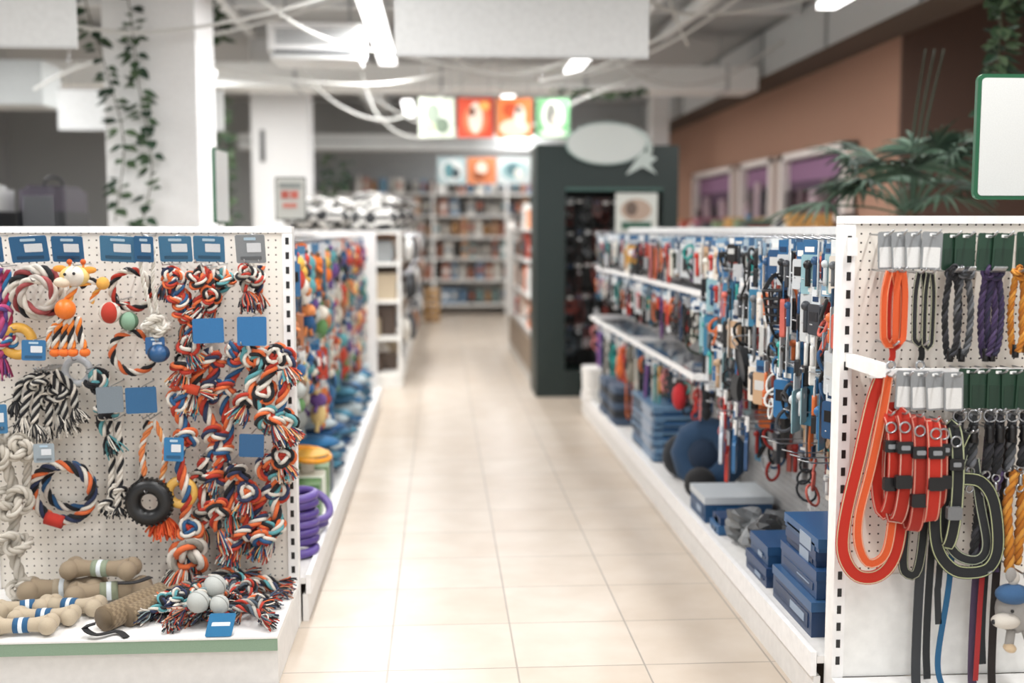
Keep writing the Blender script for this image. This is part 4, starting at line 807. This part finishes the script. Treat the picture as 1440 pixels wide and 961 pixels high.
for (u,v1,w,c) in ((1308,985,13,C('35373a')),(1322,960,10,C('222426')),(1350,985,8,C('245a80')),(1388,985,12,C('4a3a52')),(1400,940,10,C('26282a')),(1335,880,9,C('2b2d30')),(1416,985,11,C('2b2422'))):
    leash([(u+8,600,0),(u+3,700,0),(u-2,820,0),(u-3 if u!=1350 else u-14,v1-50,0),(u,v1,0)],w,c,.0)
for (u,c,v1) in ((1342,K3,640),(1362,G3,650),(1384,K3,655),(1398,K3,660),(1415,G3,655),(1432,K3,650)): 
    leash([(u,575,0),(u+3,610,0),(u,v1,0)],13,c[0],.04,rope=c,clip=True)
    b=MB(); b.torus(G(u,578,.05),.016,.0025,STEEL,(.5,1,0),MET,8,22); b.tube([G(u,590,.05),G(u+1,615,.05)],.011,BLACK,PLA,10); rhook(b,G(u,572,.03)); b.build('metal_snap_hook')
leash([(1408,655,0),(1398,700,0),(1402,760,0),(1404,800,0)],12,P3[0],.03,rope=P3); leash([(1425,655,0),(1415,700,0),(1420,760,0),(1422,800,0)],14,O3[0],.04,rope=O3); leash([(1436,655,0),(1438,720,0),(1434,790,0)],14,O3[0],.03,rope=O3)
leash([(1376,660,0),(1380,720,0),(1374,790,0)],12,BLACK,.02,rope=K3); leash([(1390,800,0),(1388,850,0),(1386,960,0)],7,C('a02a2a'),.02)
b=MB(); c=G(1428,850,.06); b.ball(c,.055,C('a09d99'),FAB,18,12,(1,.8,1.2)); b.ball(c+V((-.02,-.02,.05)),.04,C('3c6088'),FAB,16,10,(1.2,.9,.7)); b.ball(c+V((-.045,-.035,-.02)),.03,C('d0c9be'),FAB,14,9,(1.3,1,.7)); b.ball(c+V((-.08,-.04,-.02)),.007,BLACK,PLA); b.ball(c+V((-.035,-.05,.012)),.005,BLACK,PLA,8,6); b.ball(c+V((-.02,-.02,.095)),.018,C('d0cac0'),FAB,12,8,(1,.5,1.2))
for k in (-1,1): b.ball(c+V((.025*k-.005,-.025,.105)),.016,C('a09d99'),FAB,12,8,(1,.4,1.3)); b.tube([c+V((.02*k,-.02,-.05)),c+V((.03*k,-.03,-.09))],.012,C('a09d99'),FAB,10); b.ball(c+V((.03*k,-.035,-.095)),.016,C('ccb494'),FAB,12,8,(1,1.4,.8))
rhook(b,c+Z*.11); b.build('plush_animal_toy')
# ---------------------------------------------------------------- camera, world
sc=bpy.context.scene
cam=bpy.data.cameras.new('camera'); co=bpy.data.objects.new('camera',cam); bpy.context.collection.objects.link(co); sc.camera=co
cam.lens=40; cam.sensor_width=36; co.location=(0,0,1.4); co.rotation_euler=(math.radians(90-5.64),0,math.radians(-3.58))
cam.dof.use_dof=True; cam.dof.focus_distance=3.42; cam.dof.aperture_fstop=1.25; cam.clip_end=100
w=bpy.data.worlds.new('world'); sc.world=w; w.use_nodes=True; bg=w.node_tree.nodes['Background']; bg.inputs[0].default_value=(.95,.975,1,1); bg.inputs[1].default_value=1.3
sc.view_settings.view_transform='Standard'; sc.view_settings.look='None'
